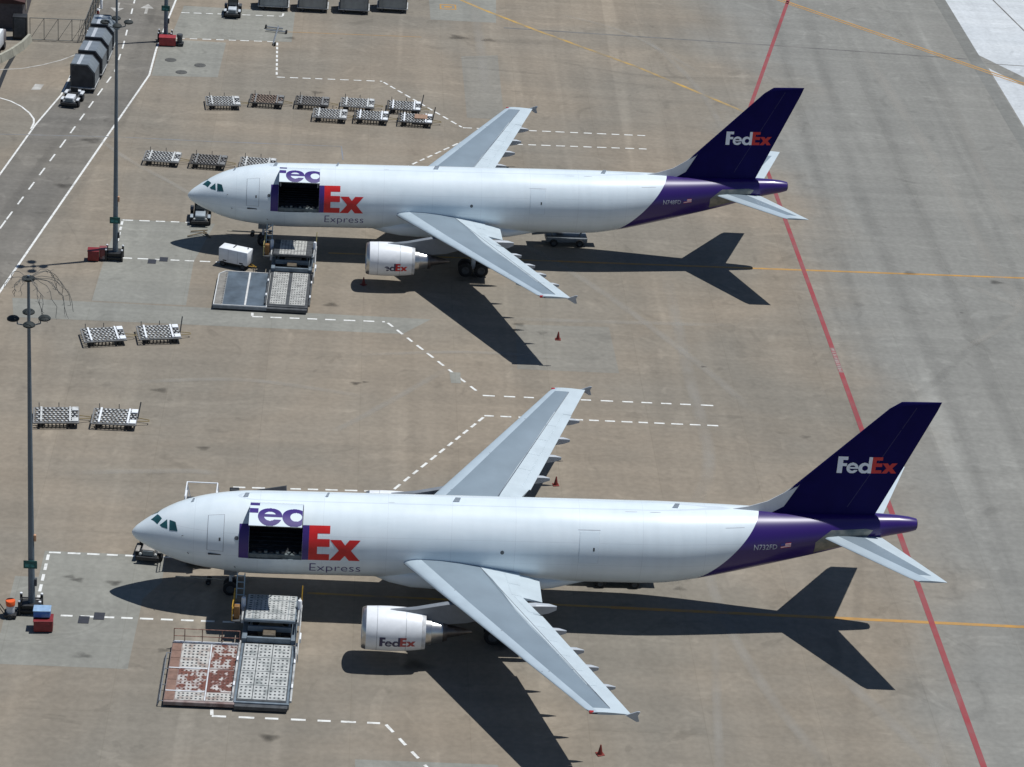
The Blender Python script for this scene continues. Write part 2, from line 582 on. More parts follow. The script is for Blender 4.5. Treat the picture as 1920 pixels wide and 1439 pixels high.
D = (0.85, 0.52)
for pts in ([(-6.1, 4.41), (2.71, 4.43)], [(-6.1, 4.1), (-6.09, -3.2)], [(-5.7, -3.92), (7.98, -3.86)],
            [(6.08, 15.09), (17.79, 15.5)], [(17.95, 15.9), (25.0, 28.5)], [(25.03, 28.72), (43.9, 28.87)],
            [(-6.69, 64.59), (1.44, 64.92)], [(-6.69, 64.3), (-6.69, 56.69)], [(-5.89, 56.08), (2.9, 56.23)],
            [(4.03, 80.27), (18.6, 81.0)], [(18.8, 81.1), (24.2, 88.6)], [(24.31, 88.85), (43.4, 89.77)],
            [(-5.82, 115.74), (5.06, 116.38)], [(5.06, 116.1), (5.46, 105.3)], [(5.48, 105.08), (16.5, 105.56)],
            [(16.65, 105.3), (24.6, 93.15)], [(24.72, 93.01), (43.4, 93.56)], [(-5.9, 124.54), (5.28, 125.24)]):
    line('stand_marking', pts, 0.21, PAINTW, dash=D, jit=0.12)
D = (0.92, 0.72)
for pts in ([(6.47, -15.29), (17.2, -15.37)], [(17.5, -15.5), (21.01, -21.76)], [(5.96, 45.19), (17.1, 45.44)],
            [(17.35, 45.25), (24.9, 32.45)], [(25.01, 32.3), (43.8, 32.44)]):
    line('stand_marking', pts, 0.21, PAINTW, dash=D, jit=0.12)
for pts in ([(6.42, -14.56), (6.47, -15.18)], [(5.92, 45.94), (5.96, 45.3)], [(5.28, 125.35), (5.33, 126.3)]):
    line('stand_marking', pts, 0.21, PAINTW)
line('road_edge_line', [(-23.3, -10), (-16.0, 43.0), (-15.38, 47.74), (-7.64, 103.58), (-7.61, 111.9), (-6.83, 128.96), (-6.5, 137), (-5.6, 170)], 0.20, PAINTW)
line('road_edge_line', [(-26, 40), (-20.5, 64.6), (-18.96, 74.07), (-17.35, 87.32), (-15.85, 96.27), (-14.83, 117.21), (-14.9, 127.47), (-14.9, 170)], 0.18, PAINTW)
line('road_edge_line', [(-24.5, 95.2), (-21.73, 94.39), (-20.57, 93.64), (-19.34, 92.29), (-18.34, 90.62), (-17.7, 89.0), (-17.55, 87.9), (-17.62, 86.2)], 0.18, PAINTW)
line('road_edge_line', [(-24.86, 102.5), (-22.86, 102.71), (-20.77, 103.39), (-18.76, 104.89), (-17.05, 106.69), (-15.6, 108.9)], 0.18, PAINTWF)
line('road_centre_line', [(-18.7, 50.2), (-16.93, 63.34), (-14.25, 81.97), (-12.22, 96.85), (-11.25, 103.97), (-11.15, 112), (-11.35, 127.55), (-11.4, 150)], 0.16, PAINTW, dash=(1.9, 1.8))


def ground_poly(name, polys, m, z=0.009):
    b = MB()
    for poly in polys:
        b.add([(x, y, z) for x, y in poly], [tuple(range(len(poly)))], m)
    return struct(b.build(name))


def arrow(cx, cy, s):
    ground_poly('road_arrow', [[(cx - .16, cy - s * 1.6), (cx + .16, cy - s * 1.6), (cx + .16, cy + s * .3), (cx - .16, cy + s * .3)],
                               [(cx - .75, cy + s * .3), (cx + .75, cy + s * .3), (cx, cy + s * 1.9)]], PAINTWF)


arrow(-13.0, 125.2, -1)
arrow(-9.75, 125.0, 1)
ground_poly('road_block_marking', [[(-19.0, 97.2), (-18.1, 97.3), (-17.9, 99.0), (-18.8, 99.0)]], PAINTWF)
line('lead_in_line', [(12.0, 0.36), (33.0, 0.15)], 0.25, PAINTYW)
line('lead_in_line', [(33.0, 0.15), (62.0, -0.15), (100, -0.6)], 0.36, PAINTY)
line('lead_in_line', [(12.0, 59.45), (32.0, 60.2)], 0.25, PAINTYW)
line('lead_in_line', [(32.0, 60.2), (75.5, 61.8), (110, 62.9)], 0.34, PAINTY)
line('lead_in_line', [(20.5, 141.0), (27.82, 131.81), (33.35, 125.72), (44.48, 114.42), (54.69, 102.0)], 0.42, PAINTYW)
line('lead_in_line', [(5.5, 119.89), (20.72, 120.73)], 0.10, PAINTY)
line('taxi_line', [(57.0, 149.3), (62.3, 143.5), (87.4, 116.4), (110, 92)], 0.30, PAINTY, z=0.0125)
line('taxi_line', [(56.6, 148.9), (61.9, 143.1), (87.0, 116.0), (109.6, 91.6)], 0.22, PAINTY, z=0.0125)
line('red_clearance_line', [(70.0, 165.0), (54.65, 101.21), (55.15, 44.6)], 0.40, PAINTR, z=0.0125)
line('red_clearance_line', [(55.2, 39.8), (55.61, -17.7), (55.9, -60)], 0.42, PAINTR, z=0.0125)
line('red_clearance_line', [(55.15, 44.6), (55.2, 39.8)], 0.40, mat('red_worn', (0.25, 0.09, 0.09), 0.8, col2=(0.22, 0.15, 0.14), thr=0.5, scale=2), z=0.0125)
b = MB()
yy = 44.3
while yy > 40.1:
    L = random.choice((0.18, 0.28, 0.28, 0.22))
    seg_quad(b, (55.17 - L / 2, yy), (55.17 + L / 2, yy), 0.07, 0.0165, PAINTWF)
    yy -= random.choice((0.22, 0.30, 0.42))
struct(b.build('worn_line_lettering'))
line('faint_blue_line', [(-20.36, 84.37), (-9.2, 85.3), (-0.9, 85.4), (12.61, 85.96), (12.84, 82.4)], 0.12, BLUEL)
ground_poly('yellow_box_marking', [[(22.9, 131.0), (24.8, 131.1), (24.8, 131.35), (22.9, 131.25)], [(22.9, 132.6), (24.8, 132.7), (24.8, 132.95), (22.9, 132.85)],
                                   [(22.9, 131.25), (23.1, 131.25), (23.1, 132.6), (22.9, 132.6)], [(24.6, 131.35), (24.8, 131.35), (24.8, 132.7), (24.6, 132.7)],
                                   [(23.4, 131.7), (24.3, 131.75), (24.3, 132.3), (23.4, 132.25)]], PAINTY)
ground_poly('white_patch_marking', [[(22.5, 34.3), (23.3, 34.3), (23.3, 36.3), (22.4, 36.3)]], CONC_L)
JOINT = mat('sealed_joint_or_shade', (0.115, 0.112, 0.105), 0.9, col2=(0.19, 0.18, 0.165), thr=0.52, scale=0.5, soft=0.15)
line('sealed_joint_or_shade', [(30, 125.6), (59.84, 124.76), (82.4, 123.8)], 0.35, JOINT, z=0.0045)
line('sealed_joint_or_shade', [(-22.0, 108.4), (-22.3, 103), (-22.3, 92)], 0.45, BLACK, z=0.0048)  # no joint here: the kerb wall's shadow laid down as a black strip
line('sealed_joint_or_shade', [(84.4, 122.6), (140, 120.5)], 0.2, JOINT, z=0.0082)
line('sealed_joint_or_shade', [(85.0, 190), (92.0, 131), (99, 108)], 0.2, JOINT, z=0.0082)



# ---- tyre marks, scuffs and oil stains: thin worn films with soft edges
def film(name, col, amount, scale, stretch=(1, 1)):
    m = bpy.data.materials.new(name)
    m.use_nodes = True
    nt = m.node_tree
    bs = nt.nodes['Principled BSDF']
    bs.inputs['Base Color'].default_value = (*col, 1)
    bs.inputs['Roughness'].default_value = 0.9
    bs.inputs['Specular IOR Level'].default_value = 0.1
    at = nt.nodes.new('ShaderNodeAttribute')
    at.attribute_name = 'fade'
    ge = nt.nodes.new('ShaderNodeNewGeometry')
    mp = nt.nodes.new('ShaderNodeMapping')
    mp.inputs['Scale'].default_value = (*stretch, 1)
    nt.links.new(ge.outputs['Position'], mp.inputs[0])
    nz = nt.nodes.new('ShaderNodeTexNoise')
    nz.inputs['Scale'].default_value = scale
    nz.inputs['Detail'].default_value = 5
    nt.links.new(mp.outputs[0], nz.inputs['Vector'])
    mr = nt.nodes.new('ShaderNodeMapRange')
    mr.inputs[1].default_value = 0.3
    mr.inputs[2].default_value = 0.7
    mr.inputs[3].default_value = 0.25
    mr.inputs[4].default_value = 1.0
    nt.links.new(nz.outputs['Fac'], mr.inputs[0])
    mu = nt.nodes.new('ShaderNodeMath')
    mu.operation = 'MULTIPLY'
    nt.links.new(mr.outputs[0], mu.inputs[0])
    nt.links.new(at.outputs['Fac'], mu.inputs[1])
    mu2 = nt.nodes.new('ShaderNodeMath')
    mu2.operation = 'MULTIPLY'
    nt.links.new(mu.outputs[0], mu2.inputs[0])
    mu2.inputs[1].default_value = amount
    nt.links.new(mu2.outputs[0], bs.inputs['Alpha'])
    return m


F_DARK = film('rubber_film', (0.05, 0.05, 0.052), 0.11, 0.35)
F_PALE = film('scuff_film', (0.42, 0.40, 0.36), 0.40, 0.30)
F_OIL = film('oil_film', (0.035, 0.032, 0.03), 0.5, 0.9)


def with_fade(name, vs, fs, fade, m):
    me = bpy.data.meshes.new(name)
    me.from_pydata(vs, [], fs)
    me.materials.append(m)
    at = me.attributes.new('fade', 'FLOAT', 'POINT')
    at.data.foreach_set('value', fade)
    o = bpy.data.objects.new(name, me)
    COL.objects.link(o)
    return struct(o)


FZ = [0.0172]


def mark(name, pts, w, m):
    FZ[0] += 0.0006
    P = []
    Q = [Vector(p) for p in pts]
    Q = [2 * Q[0] - Q[1]] + Q + [2 * Q[-1] - Q[-2]]
    for i in range(1, len(Q) - 2):
        for k in range(8):
            t = k / 8
            a, b_, c, d = Q[i - 1], Q[i], Q[i + 1], Q[i + 2]
            P.append(0.5 * (2 * b_ + (c - a) * t + (2 * a - 5 * b_ + 4 * c - d) * t * t + (3 * b_ - a - 3 * c + d) * t ** 3))
    P.append(Q[-2])
    n = len(P)
    vs, fd, fs = [], [], []
    prof = ((-1, 0), (-.55, .7), (0, 1), (.55, .7), (1, 0))
    for i in range(n):
        d = (P[min(i + 1, n - 1)] - P[max(i - 1, 0)]).normalized()
        nn = Vector((-d.y, d.x)) * w / 2
        e = min(1, i / (n * .2), (n - 1 - i) / (n * .2))
        for u, f in prof:
            q = P[i] + nn * u
            vs.append((q.x, q.y, FZ[0]))
            fd.append(f * e)
    for i in range(n - 1):
        for j in range(4):
            a = i * 5 + j
            fs.append((a, a + 1, a + 6, a + 5))
    return with_fade(name, vs, fs, fd, m)


def stain(x, y, r, seed, m):
    FZ[0] += 0.0006
    rnd = random.Random(seed)
    n = 18
    vs, fd, fs = [(x, y, FZ[0])], [1.0], []
    for ring, f in ((.5, .8), (1.0, 0.0)):
        for i in range(n):
            t = 2 * math.pi * i / n
            q = r * ring * (1 + .35 * math.sin(3 * t + seed) * rnd.uniform(.4, 1))
            vs.append((x + q * math.cos(t) * 1.5, y + q * math.sin(t), FZ[0]))
            fd.append(f)
    for i in range(n):
        j = (i + 1) % n
        fs.append((0, 1 + i, 1 + j))
        fs.append((1 + i, 1 + n + i, 1 + n + j, 1 + j))
    return with_fade('oil_stain', vs, fs, fd, m)


for pts, w in (([(66.5, 150), (65.4, 122.9), (63.4, 85.4), (63.1, 55.8), (63.6, 40.6), (62.5, 13.2), (61.8, -10), (62, -40)], 2.0), ([(62.6, 145), (62.1, 137.7), (59.6, 84.9), (58.7, 55.2), (58.5, 20)], 1.5),
               ([(70, 150), (69, 100), (68.2, 60), (67.5, 20), (68, -30)], 1.6), ([(76, 140), (74.5, 57.2), (68.1, 47.4), (62.7, 38.5), (57, 32)], 1.0),
               ([(46, -22), (52, 10), (56, 40), (57, 80)], 0.9), ([(33, 116), (45, 112), (60, 113.5)], 0.8), ([(20, 112), (34, 110.5), (50, 108)], 0.7),
               ([(-12.9, 60), (-10.6, 78), (-8.9, 92), (-8.6, 110)], 1.0), ([(-18.1, 60), (-15.5, 78), (-13.6, 92)], 1.0), ([(-9.5, 108), (-9.2, 122), (-9.0, 140)], 1.2),
               ([(20.5, 121.5), (28, 121), (38, 121.5)], 1.6)):
    mark('tyre_mark', pts, w, F_DARK)
for pts, w in (([(42.2, 62), (42.2, 38.3), (42.3, 23.2), (40.2, 14.5)], 1.3), ([(40.2, 14.5), (40.6, 1.4), (42.7, -10.0), (46, -20)], 1.0), ([(40.0, -2.2), (38.6, -17.7), (38.5, -24)], 0.8),
               ([(47, -6), (48.6, -8.9), (52.6, -17.9), (54, -22)], 1.2), ([(56, -8), (53, -16), (51, -23)], 1.0), ([(29, 64), (31.4, 61.3), (37.4, 51.6), (43.6, 39.4), (47, 31)], 1.0), ([(13, 24.5), (16.3, 28.7), (23.2, 38.2)], 0.8),
               ([(26, 47.2), (36, 47.6), (48, 48.2)], 0.9), ([(71.0, 125), (71.0, 118.5), (72.5, 91.1), (73.0, 66.6), (75, 40)], 1.6), ([(78, 110), (77, 80), (79, 50), (82, 20)], 1.4),
               ([(68, 62), (74, 55), (80, 52)], 1.0), ([(66, 45), (72, 52), (76, 62)], 0.9), ([(45, 128), (50, 110), (52, 92)], 0.9), ([(36, 132), (44, 126), (52, 112)], 0.8),
               ([(-4, 31.5), (6, 33), (16, 31)], 0.8), ([(-7, 16), (2, 17.2), (5, 17)], 0.9), ([(14, 38.5), (24, 40.2), (33, 39.8)], 0.7), ([(26.6, 140), (27.2, 118), (27.3, 100)], 1.4),
               ([(-13, 88), (-8, 80), (-3, 74), (0, 70)], 0.7), ([(12, 68), (24, 69.5), (36, 69)], 0.8)):
    mark('scuff_mark', pts, w, F_PALE)
for i, (x, y, r) in enumerate(((14.8, 33.4, .35), (15.6, 33.7, .22), (43.6, 39.6, .2), (38.1, 3.1, .35), (-4.3, 1.2, .3), (-3.7, .8, .35), (-1.2, .6, .4), (7.2, 1.5, .9), (25.4, -5.2, 1.1), (19.5, -8.4, .8), (24.6, 55.2, 1.1),
                              (-.5, 30.5, .5), (3.5, 21.0, .4), (10.2, -17.5, .5), (2.8, -7.8, .3), (-2.4, -8.8, .45), (12.5, 48.3, .5), (3.6, 46.9, .3), (28.5, 46.2, .4), (30.4, 44.7, .35), (9.8, 101.0, .5), (24.8, 121.3, .8), (28.2, 120.9, .6), (6.4, 117.8, .5), (-11.5, 84, .8), (-12.8, 72, .7), (50.5, 27.6, .3), (72.6, 60.4, .5), (64.9, 61.6, .5))):
    stain(x, y, r, i, F_OIL)

# small steel covers let into the apron
for x, y, lab in ((-2.75, -4.37, 'dark square steel cover by the dashed line, nearer the light mast, front stand'),
                  (-1.78, -3.82, 'dark square steel cover on the dashed line, nearer the aircraft shadow, front stand'),
                  (-3.3, 55.59, 'dark square steel cover by the dashed line, nearer the light mast, rear stand'),
                  (-2.33, 56.18, 'dark square steel cover on the dashed line, nearer the aircraft shadow, rear stand')):
    b = MB()
    b.bev(-.36, .36, -.46, .46, 0.002, 0.03, mat('cover_steel', (0.028, 0.03, 0.038), 0.6, var=0.2), 0.01)
    o = b.build('steel_cover')
    o.location = (x, y, 0)
    tag(o, lab, 'cover', 'square steel covers on the stands')
for x, y, lab in ((-5.83, 108.58, 'oval dark manhole cover nearest the red bin by the rear light mast'),
                  (-2.67, 107.41, 'oval dark manhole cover farthest right of the three by the rear mast'),
                  (-4.44, 104.94, 'oval dark manhole cover nearest the camera of the three by the rear mast')):
    b = MB()
    b.lathe([(0.0, .62), (0.025, .6), (0.03, .02)], mat('manhole_iron', (0.075, 0.075, 0.07), 0.8, var=0.3), axis='z', n=20)
    o = b.build('manhole_cover')
    o.location = (x, y, 0.003)
    tag(o, lab, 'manhole', 'manhole covers on the rear slab')

# ------------------------------------------------------------------ lettering
def iv_union(a):
    a = sorted([i for i in a if i[1] - i[0] > 1e-5])
    out = []
    for s, e in a:
        if out and s <= out[-1][1] + 1e-6:
            out[-1] = (out[-1][0], max(out[-1][1], e))
        else:
            out.append((s, e))
    return out


def iv_sub(a, b):
    for s, e in b:
        n = []
        for p, q in a:
            if e <= p or s >= q:
                n.append((p, q))
            else:
                if s > p:
                    n.append((p, s))
                if e < q:
                    n.append((e, q))
        a = n
    return a


def rect(u0, u1, v0, v1):
    return lambda v: [(u0, u1)] if v0 <= v <= v1 else []


def disc(cu, cv, r):
    def f(v):
        h = r * r - (v - cv) ** 2
        return [(cu - math.sqrt(h), cu + math.sqrt(h))] if h > 0 else []
    return f


def poly2(pts):
    def f(v):
        xs = []
        for (x0, y0), (x1, y1) in zip(pts, pts[1:] + pts[:1]):
            if (y0 <= v) != (y1 <= v):
                xs.append(x0 + (x1 - x0) * (v - y0) / (y1 - y0))
        xs.sort()
        return list(zip(xs[::2], xs[1::2]))
    return f


def uni(*fs):
    return lambda v: iv_union([i for f in fs for i in f(v)])


def sub(a, *bs):
    return lambda v: iv_sub(a(v), iv_union([i for b in bs for i in b(v)]))


G_F = uni(rect(0, .285, 0, 1), rect(0, .54, .79, 1), rect(0, .515, .42, .61))
_counter = sub(disc(.837, .32, .165), rect(0, 2, .285, .385))
G_E_ = sub(disc(.837, .318, .325), _counter, rect(.80, 1.3, .20, .285))
G_D = sub(uni(disc(1.492, .318, .328), rect(1.70, 1.893, 0, 1)), disc(1.535, .318, .158))
G_FED = uni(G_F, G_E_, G_D)
G_CE = uni(rect(1.895, 2.125, 0, 1), rect(1.895, 2.46, .79, 1), rect(1.895, 2.46, .41, .625), rect(1.895, 2.46, 0, .205))
_x0, _xw = 2.462, .84
G_X = poly2([(_x0, .625), (_x0 + .30, .625), (_x0 + .42, .47), (_x0 + .54, .625), (_x0 + _xw, .625), (_x0 + .585, .318),
             (_x0 + _xw, 0), (_x0 + .54, 0), (_x0 + .42, .16), (_x0 + .30, 0), (_x0, 0), (_x0 + .255, .318)])
G_EX = uni(G_CE, G_X)


def glyph_mesh(b, g, fmap, m, rows=56, v0=0.0, v1=1.0, clip=None, nsplit=1):
    """turn a scan-line glyph into thin quads mapped on to a surface"""
    for i in range(rows):
        a = v0 + (v1 - v0) * i / rows
        c = v0 + (v1 - v0) * (i + 1) / rows
        for s, e in g((a + c) / 2):
            if clip:
                s, e = max(s, clip[0]), min(e, clip[1])
            if e - s < 1e-4:
                continue
            for k in range(nsplit):
                p, q = s + (e - s) * k / nsplit, s + (e - s) * (k + 1) / nsplit
                b.add([fmap(p, a), fmap(q, a), fmap(q, c), fmap(p, c)], [(0, 1, 2, 3)], m)


def text_glyph(body, thin=0.0):
    """outline of a word in the built-in font as a scan-line glyph, height 1, starting at u=0"""
    cu = bpy.data.curves.new('t', 'FONT')
    cu.body = body
    cu.size = 1.0
    cu.offset = thin
    cu.resolution_u = 3
    cu.fill_mode = 'FRONT'
    ob = bpy.data.objects.new('t', cu)
    COL.objects.link(ob)
    dg = bpy.context.evaluated_depsgraph_get()
    me = ob.evaluated_get(dg).to_mesh()
    vs = [(v.co.x, v.co.y) for v in me.vertices]
    me.calc_loop_triangles()
    tris = [[vs[i] for i in t.vertices] for t in me.loop_triangles]
    ob.evaluated_get(dg).to_mesh_clear()
    bpy.data.objects.remove(ob)
    bpy.data.curves.remove(cu)
    x0 = min(v[0] for v in vs)
    x1 = max(v[0] for v in vs)
    y0 = min(v[1] for v in vs)
    y1 = max(v[1] for v in vs)
    fs = [poly2([(p[0] - x0, p[1]) for p in t]) for t in tris]
    return uni(*fs), x1 - x0, y0, y1


# ------------------------------------------------------------------ aircraft
def pchip(xs, ys):
    n = len(xs)
    h = [xs[i + 1] - xs[i] for i in range(n - 1)]
    d = [(ys[i + 1] - ys[i]) / h[i] for i in range(n - 1)]
    m = [d[0]] + [0.0] * (n - 2) + [d[-1]]
    for i in range(1, n - 1):
        if d[i - 1] * d[i] > 0:
            w1, w2 = 2 * h[i] + h[i - 1], h[i] + 2 * h[i - 1]
            m[i] = (w1 + w2) / (w1 / d[i - 1] + w2 / d[i])

    def f(x):
        x = min(max(x, xs[0]), xs[-1])
        i = 0
        while i < n - 2 and x > xs[i + 1]:
            i += 1
        t = (x - xs[i]) / h[i]
        return ((1 + 2 * t) * (1 - t) ** 2 * ys[i] + t * (1 - t) ** 2 * h[i] * m[i] + t * t * (3 - 2 * t) * ys[i + 1] + t * t * (t - 1) * h[i] * m[i + 1])
    return f


ZC = pchip([0, .3, 1, 2, 3, 4, 5, 6, 8, 12, 20, 30, 36, 38, 40, 42, 44, 46, 48, 50, 51, 52, 53.3],
           [4.43, 4.45, 4.52, 4.62, 4.70, 4.75, 4.80, 4.84, 4.86, 4.945, 5.11, 5.32, 5.46, 5.63, 5.88, 6.15, 6.42, 6.71, 7.03, 7.36, 7.51, 7.62, 7.70])
RR = pchip([0, .06, .15, .3, .6, 1, 1.5, 2, 3, 4, 5, 6, 7, 8, 9, 30, 35, 36, 38, 40, 42, 44, 46, 48, 50, 51, 52, 52.9, 53.3],
           [0.02, .16, .28, .45, .67, .93, 1.22, 1.48, 1.93, 2.24, 2.46, 2.61, 2.73, 2.80, 2.82, 2.82, 2.815, 2.79, 2.63, 2.40, 2.13, 1.85, 1.57, 1.28, .97, .81, .67, .52, .40])
DX0, DX1, DF0, DF1 = 8.0, 11.55, -10.5, 70.0   # main-deck cargo door: x range, angle range
DOOR_OPEN = 66.0


def surf(x, ph, off=0.0):
    r = RR(x) + off
    a = R(ph)
    return (x, -r * math.cos(a), ZC(x) + r * math.sin(a))


def patch(b, quad, m, off, nu=6, nv=6):
    """curved patch on the fuselage skin; quad = 4 corners (x, angle)"""
    vs, fs = [], []
    for j in range(nv + 1):
        for i in range(nu + 1):
            u, v = i / nu, j / nv
            x = (1 - v) * ((1 - u) * quad[0][0] + u * quad[1][0]) + v * ((1 - u) * quad[3][0] + u * quad[2][0])
            p = (1 - v) * ((1 - u) * quad[0][1] + u * quad[1][1]) + v * ((1 - u) * quad[3][1] + u * quad[2][1])
            vs.append(surf(x, p, off))
    for j in range(nv):
        for i in range(nu):
            a = j * (nu + 1) + i
            fs.append((a, a + 1, a + nu + 2, a + nu + 1))
    b.add(vs, fs, m)
    return b


def raised(b, x0, x1, p0, p1, off, th, m, nu=4, nv=10):
    """panel standing proud of the skin with real edges"""
    n = nv
    o = len(b.v)
    outer, inner = [], []
    for j in range(n + 1):
        p = p0 + (p1 - p0) * j / n
        for i in range(nu + 1):
            x = x0 + (x1 - x0) * i / nu
            outer.append(surf(x, p, off + th))
            inner.append(surf(x, p, off - 0.03))
    N = len(outer)
    fs = []
    w = nu + 1
    for j in range(n):
        for i in range(nu):
            a = j * w + i
            fs.append((a, a + 1, a + w + 1, a + w))
    for i in range(nu):
        fs.append((i, i + 1, N + i + 1, N + i))
        a = n * w + i
        fs.append((a, a + 1, N + a + 1, N + a))
    for j in range(n):
        a = j * w
        fs.append((a, a + w, N + a + w, N + a))
        a = j * w + nu
        fs.append((a, a + w, N + a + w, N + a))
    b.add(outer + inner, fs, m)
    return b


def door_pt(x, ph, off=0.0):
    """point of the main-deck door after swinging it up about its hinge"""
    r = 2.82 + off
    zc = 4.91
    hy, hz = -2.82 * math.cos(R(DF1)), zc + 2.82 * math.sin(R(DF1))
    a, c = -r * math.cos(R(ph)) - hy, zc + r * math.sin(R(ph)) - hz
    d = R(DOOR_OPEN)
    return (x, hy + a * math.cos(d) + c * math.sin(d), hz - a * math.sin(d) + c * math.cos(d))


def wheel(b, c, r, w, hub=DARKG):
    x, y, z = c
    b.lathe([(-w / 2, r * .45, hub), (-w / 2, r * .55, TYRE), (-w / 2, r * .86), (-w / 2 + .05, r), (w / 2 - .05, r), (w / 2, r * .86), (w / 2, r * .55), (w / 2, r * .45, hub), (w / 2 - .06, .01)], TYRE, (x, y, z), 'y', 18)
    b.lathe([(-w / 2 + .06, .01), (-w / 2, r * .45)], hub, (x, y, z), 'y', 18)


LEx = lambda y: 18.30 + 0.578 * (y - 2.65)
TEx = lambda y: 27.47 + 0.344 * (y - 8.7)
zLE = lambda y: 4.50 + 0.0692 * (y - 2.65)
zTE = lambda y: 3.72 + 0.1090 * (y - 2.65)
PFx = lambda y: LEx(y) + 1.15 - 0.035 * (y - 2.65)
_prx = pchip([1.9, 2.65, 5.0, 8.9, 14.1, 21.9, 23], [23.2, 23.45, 24.55, 25.75, 27.85, 30.95, 31.4])
_flat = lambda y: (zTE(y) - zLE(y))


def chordz(x, y):
    full = (TEx(y) if y > 8.7 else 27.5)
    u = (x - LEx(y)) / (full - LEx(y))
    return zLE(y) + u * _flat(y), u, full - LEx(y)


def thick(u, c, y):
    t = (0.125 - 0.0018 * y) * c
    u = min(max(u, 0.0), 1.0)
    return t / 0.2 * (0.2969 * math.sqrt(u) - 0.126 * u - 0.3516 * u ** 2 + 0.2843 * u ** 3 - 0.1015 * u ** 4)


def build_wing(root, s):
    """s = -1 port (camera side), +1 starboard"""
    ys = [1.9, 2.65, 4.5, 6.38, 6.40, 7.5, 8.62, 8.64, 11, 14, 17, 18.6, 18.62, 20.5, 21.7, 22.22]

    def xm(y):
        if y <= 6.38:
            return 26.25
        if y <= 8.62:
            return 26.25 + (y - 6.4) * 0.5
        if y <= 18.6:
            return TEx(y) - 0.62
        return TEx(y)
    rings, kinds = [], []
    us = None
    for y in ys:
        le, pf, pr, te = LEx(y), PFx(y), _prx(y), xm(y)
        if y > 22:
            le += 0.12
        c0 = te - le
        xs = [le, le + .006 * c0, le + .02 * c0, le + .05 * c0, (le + .05 * c0 + pf) / 2 if pf > le + .06 * c0 else le + .055 * c0,
              max(pf, le + .062 * c0), pf + (pr - pf) * .33, pf + (pr - pf) * .67, min(pr, te - .1), (pr + te) / 2, te]
        top, bot = [], []
        for x in xs:
            z, u, c = chordz(x, y)
            t = thick(u, c, y)
            top.append((x, s * y, z + t))
            bot.append((x, s * y, z - t * 0.75))
        rings.append((top, bot))
    nx = len(rings[0][0])
    b = MB()
    vs = []
    for top, bot in rings:
        vs += top + bot
    w = 2 * nx
    o = len(b.v)
    b.v += vs
    for k in range(len(ys) - 1):
        for i in range(nx - 1):
            m = WLE if i < 5 else (WPAN if i < 8 else WREAR)
            if ys[k] >= 21.7 and 5 <= i < 8:
                m = WREAR
            for a, mm in ((0, m), (nx, WUND)):
                f = [k * w + a + i, k * w + a + i + 1, (k + 1) * w + a + i + 1, (k + 1) * w + a + i]
                b.f.append([q + o for q in f])
                b.m.append(b.mi(mm))
        f = [k * w + nx - 1, (k + 1) * w + nx - 1, (k + 1) * w + 2 * nx - 1, k * w + 2 * nx - 1]
        b.f.append([q + o for q in f])
        b.m.append(b.mi(WREAR))
    k = len(ys) - 1
    for i in range(nx - 1):
        f = [k * w + i, k * w + i + 1, k * w + nx + i + 1, k * w + nx + i]
        b.f.append([q + o for q in f])
        b.m.append(b.mi(WLE))
    wing = b.build('wing', root, True, 35)

    # flaps: slab with an aerofoil-like wedge, set slightly down behind the fixed wing
    def flap(y0, y1, fx0, fx1, droop, nm):
        f = MB()
        rg = []
        for y in (y0, (y0 + y1) / 2, y1):
            a, e = fx0(y), fx1(y)
            za, ua, c = chordz(a, y)
            ze, ue, c = chordz(e, y)
            ta = thick(ua, c, y)
            mid = (a + e) / 2
            zm = (za + ze) / 2
            rg.append([(a + .02, s * y, za + ta - .05), (mid, s * y, zm + ta * .62 - droop * .5), (e, s * y, ze + .035 - droop), (e, s * y, ze - droop), (a + .02, s * y, za - ta * .5)])
        f.loft(rg, WREAR)
        return f.build(nm, wing)
    flap(2.7, 6.375, lambda y: 25.95, lambda y: 27.6, 0.10, 'inboard_flap')
    for a, c in ((8.645, 13.41), (13.414, 18.60)):
        flap(a, c, lambda y: TEx(y) - .95, lambda y: TEx(y) + .02, 0.05, 'outboard_flap')
    # aileron and spoiler panels stand a few millimetres proud so their gaps show
    def panel(y0, y1, fa, fb, nm, m=WREAR, h=0.012):
        f = MB()
        vs = []
        for y, g in ((y0, fa), (y0, fb), (y1, fb), (y1, fa)):
            x = g(y)
            z, u, c = chordz(x, y)
            vs.append((x, s * y, z + thick(u, c, y) + h))
        vs2 = [(x, y, z - h - .004) for x, y, z in vs]
        f.add(vs + vs2, [(0, 1, 2, 3), (0, 1, 5, 4), (1, 2, 6, 5), (2, 3, 7, 6), (3, 0, 4, 7)], m)
        return f.build(nm, wing)
    sp0 = lambda y: TEx(y) - 1.75 + .045 * (y - 8.7)
    sp1 = lambda y: TEx(y) - .66
    for a in (8.8, 10.8, 12.8, 14.8, 16.8):
        panel(a + .04, a + 1.92, sp0, sp1, 'spoiler')
    for a in (2.95, 4.7):
        panel(a + .04, a + 1.62, lambda y: 24.9 + .1 * y, lambda y: 26.18, 'spoiler')
    panel(6.5, 8.5, lambda y: 25.62 + (y - 6.4) * .45, lambda y: 26.18 + (y - 6.4) * .5, 'aileron')
    # seams across the leading edge slats
    for y in (6.9, 12.2, 17.3):
        panel(y, y + .06, lambda q: LEx(q) + .12, lambda q: PFx(q) - .02, 'slat_gap', SEAM, 0.006)
    panel(2.9, 21.6, lambda q: _prx(q) - .01, lambda q: _prx(q) + .02, 'spar_seam', SEAM, 0.016)
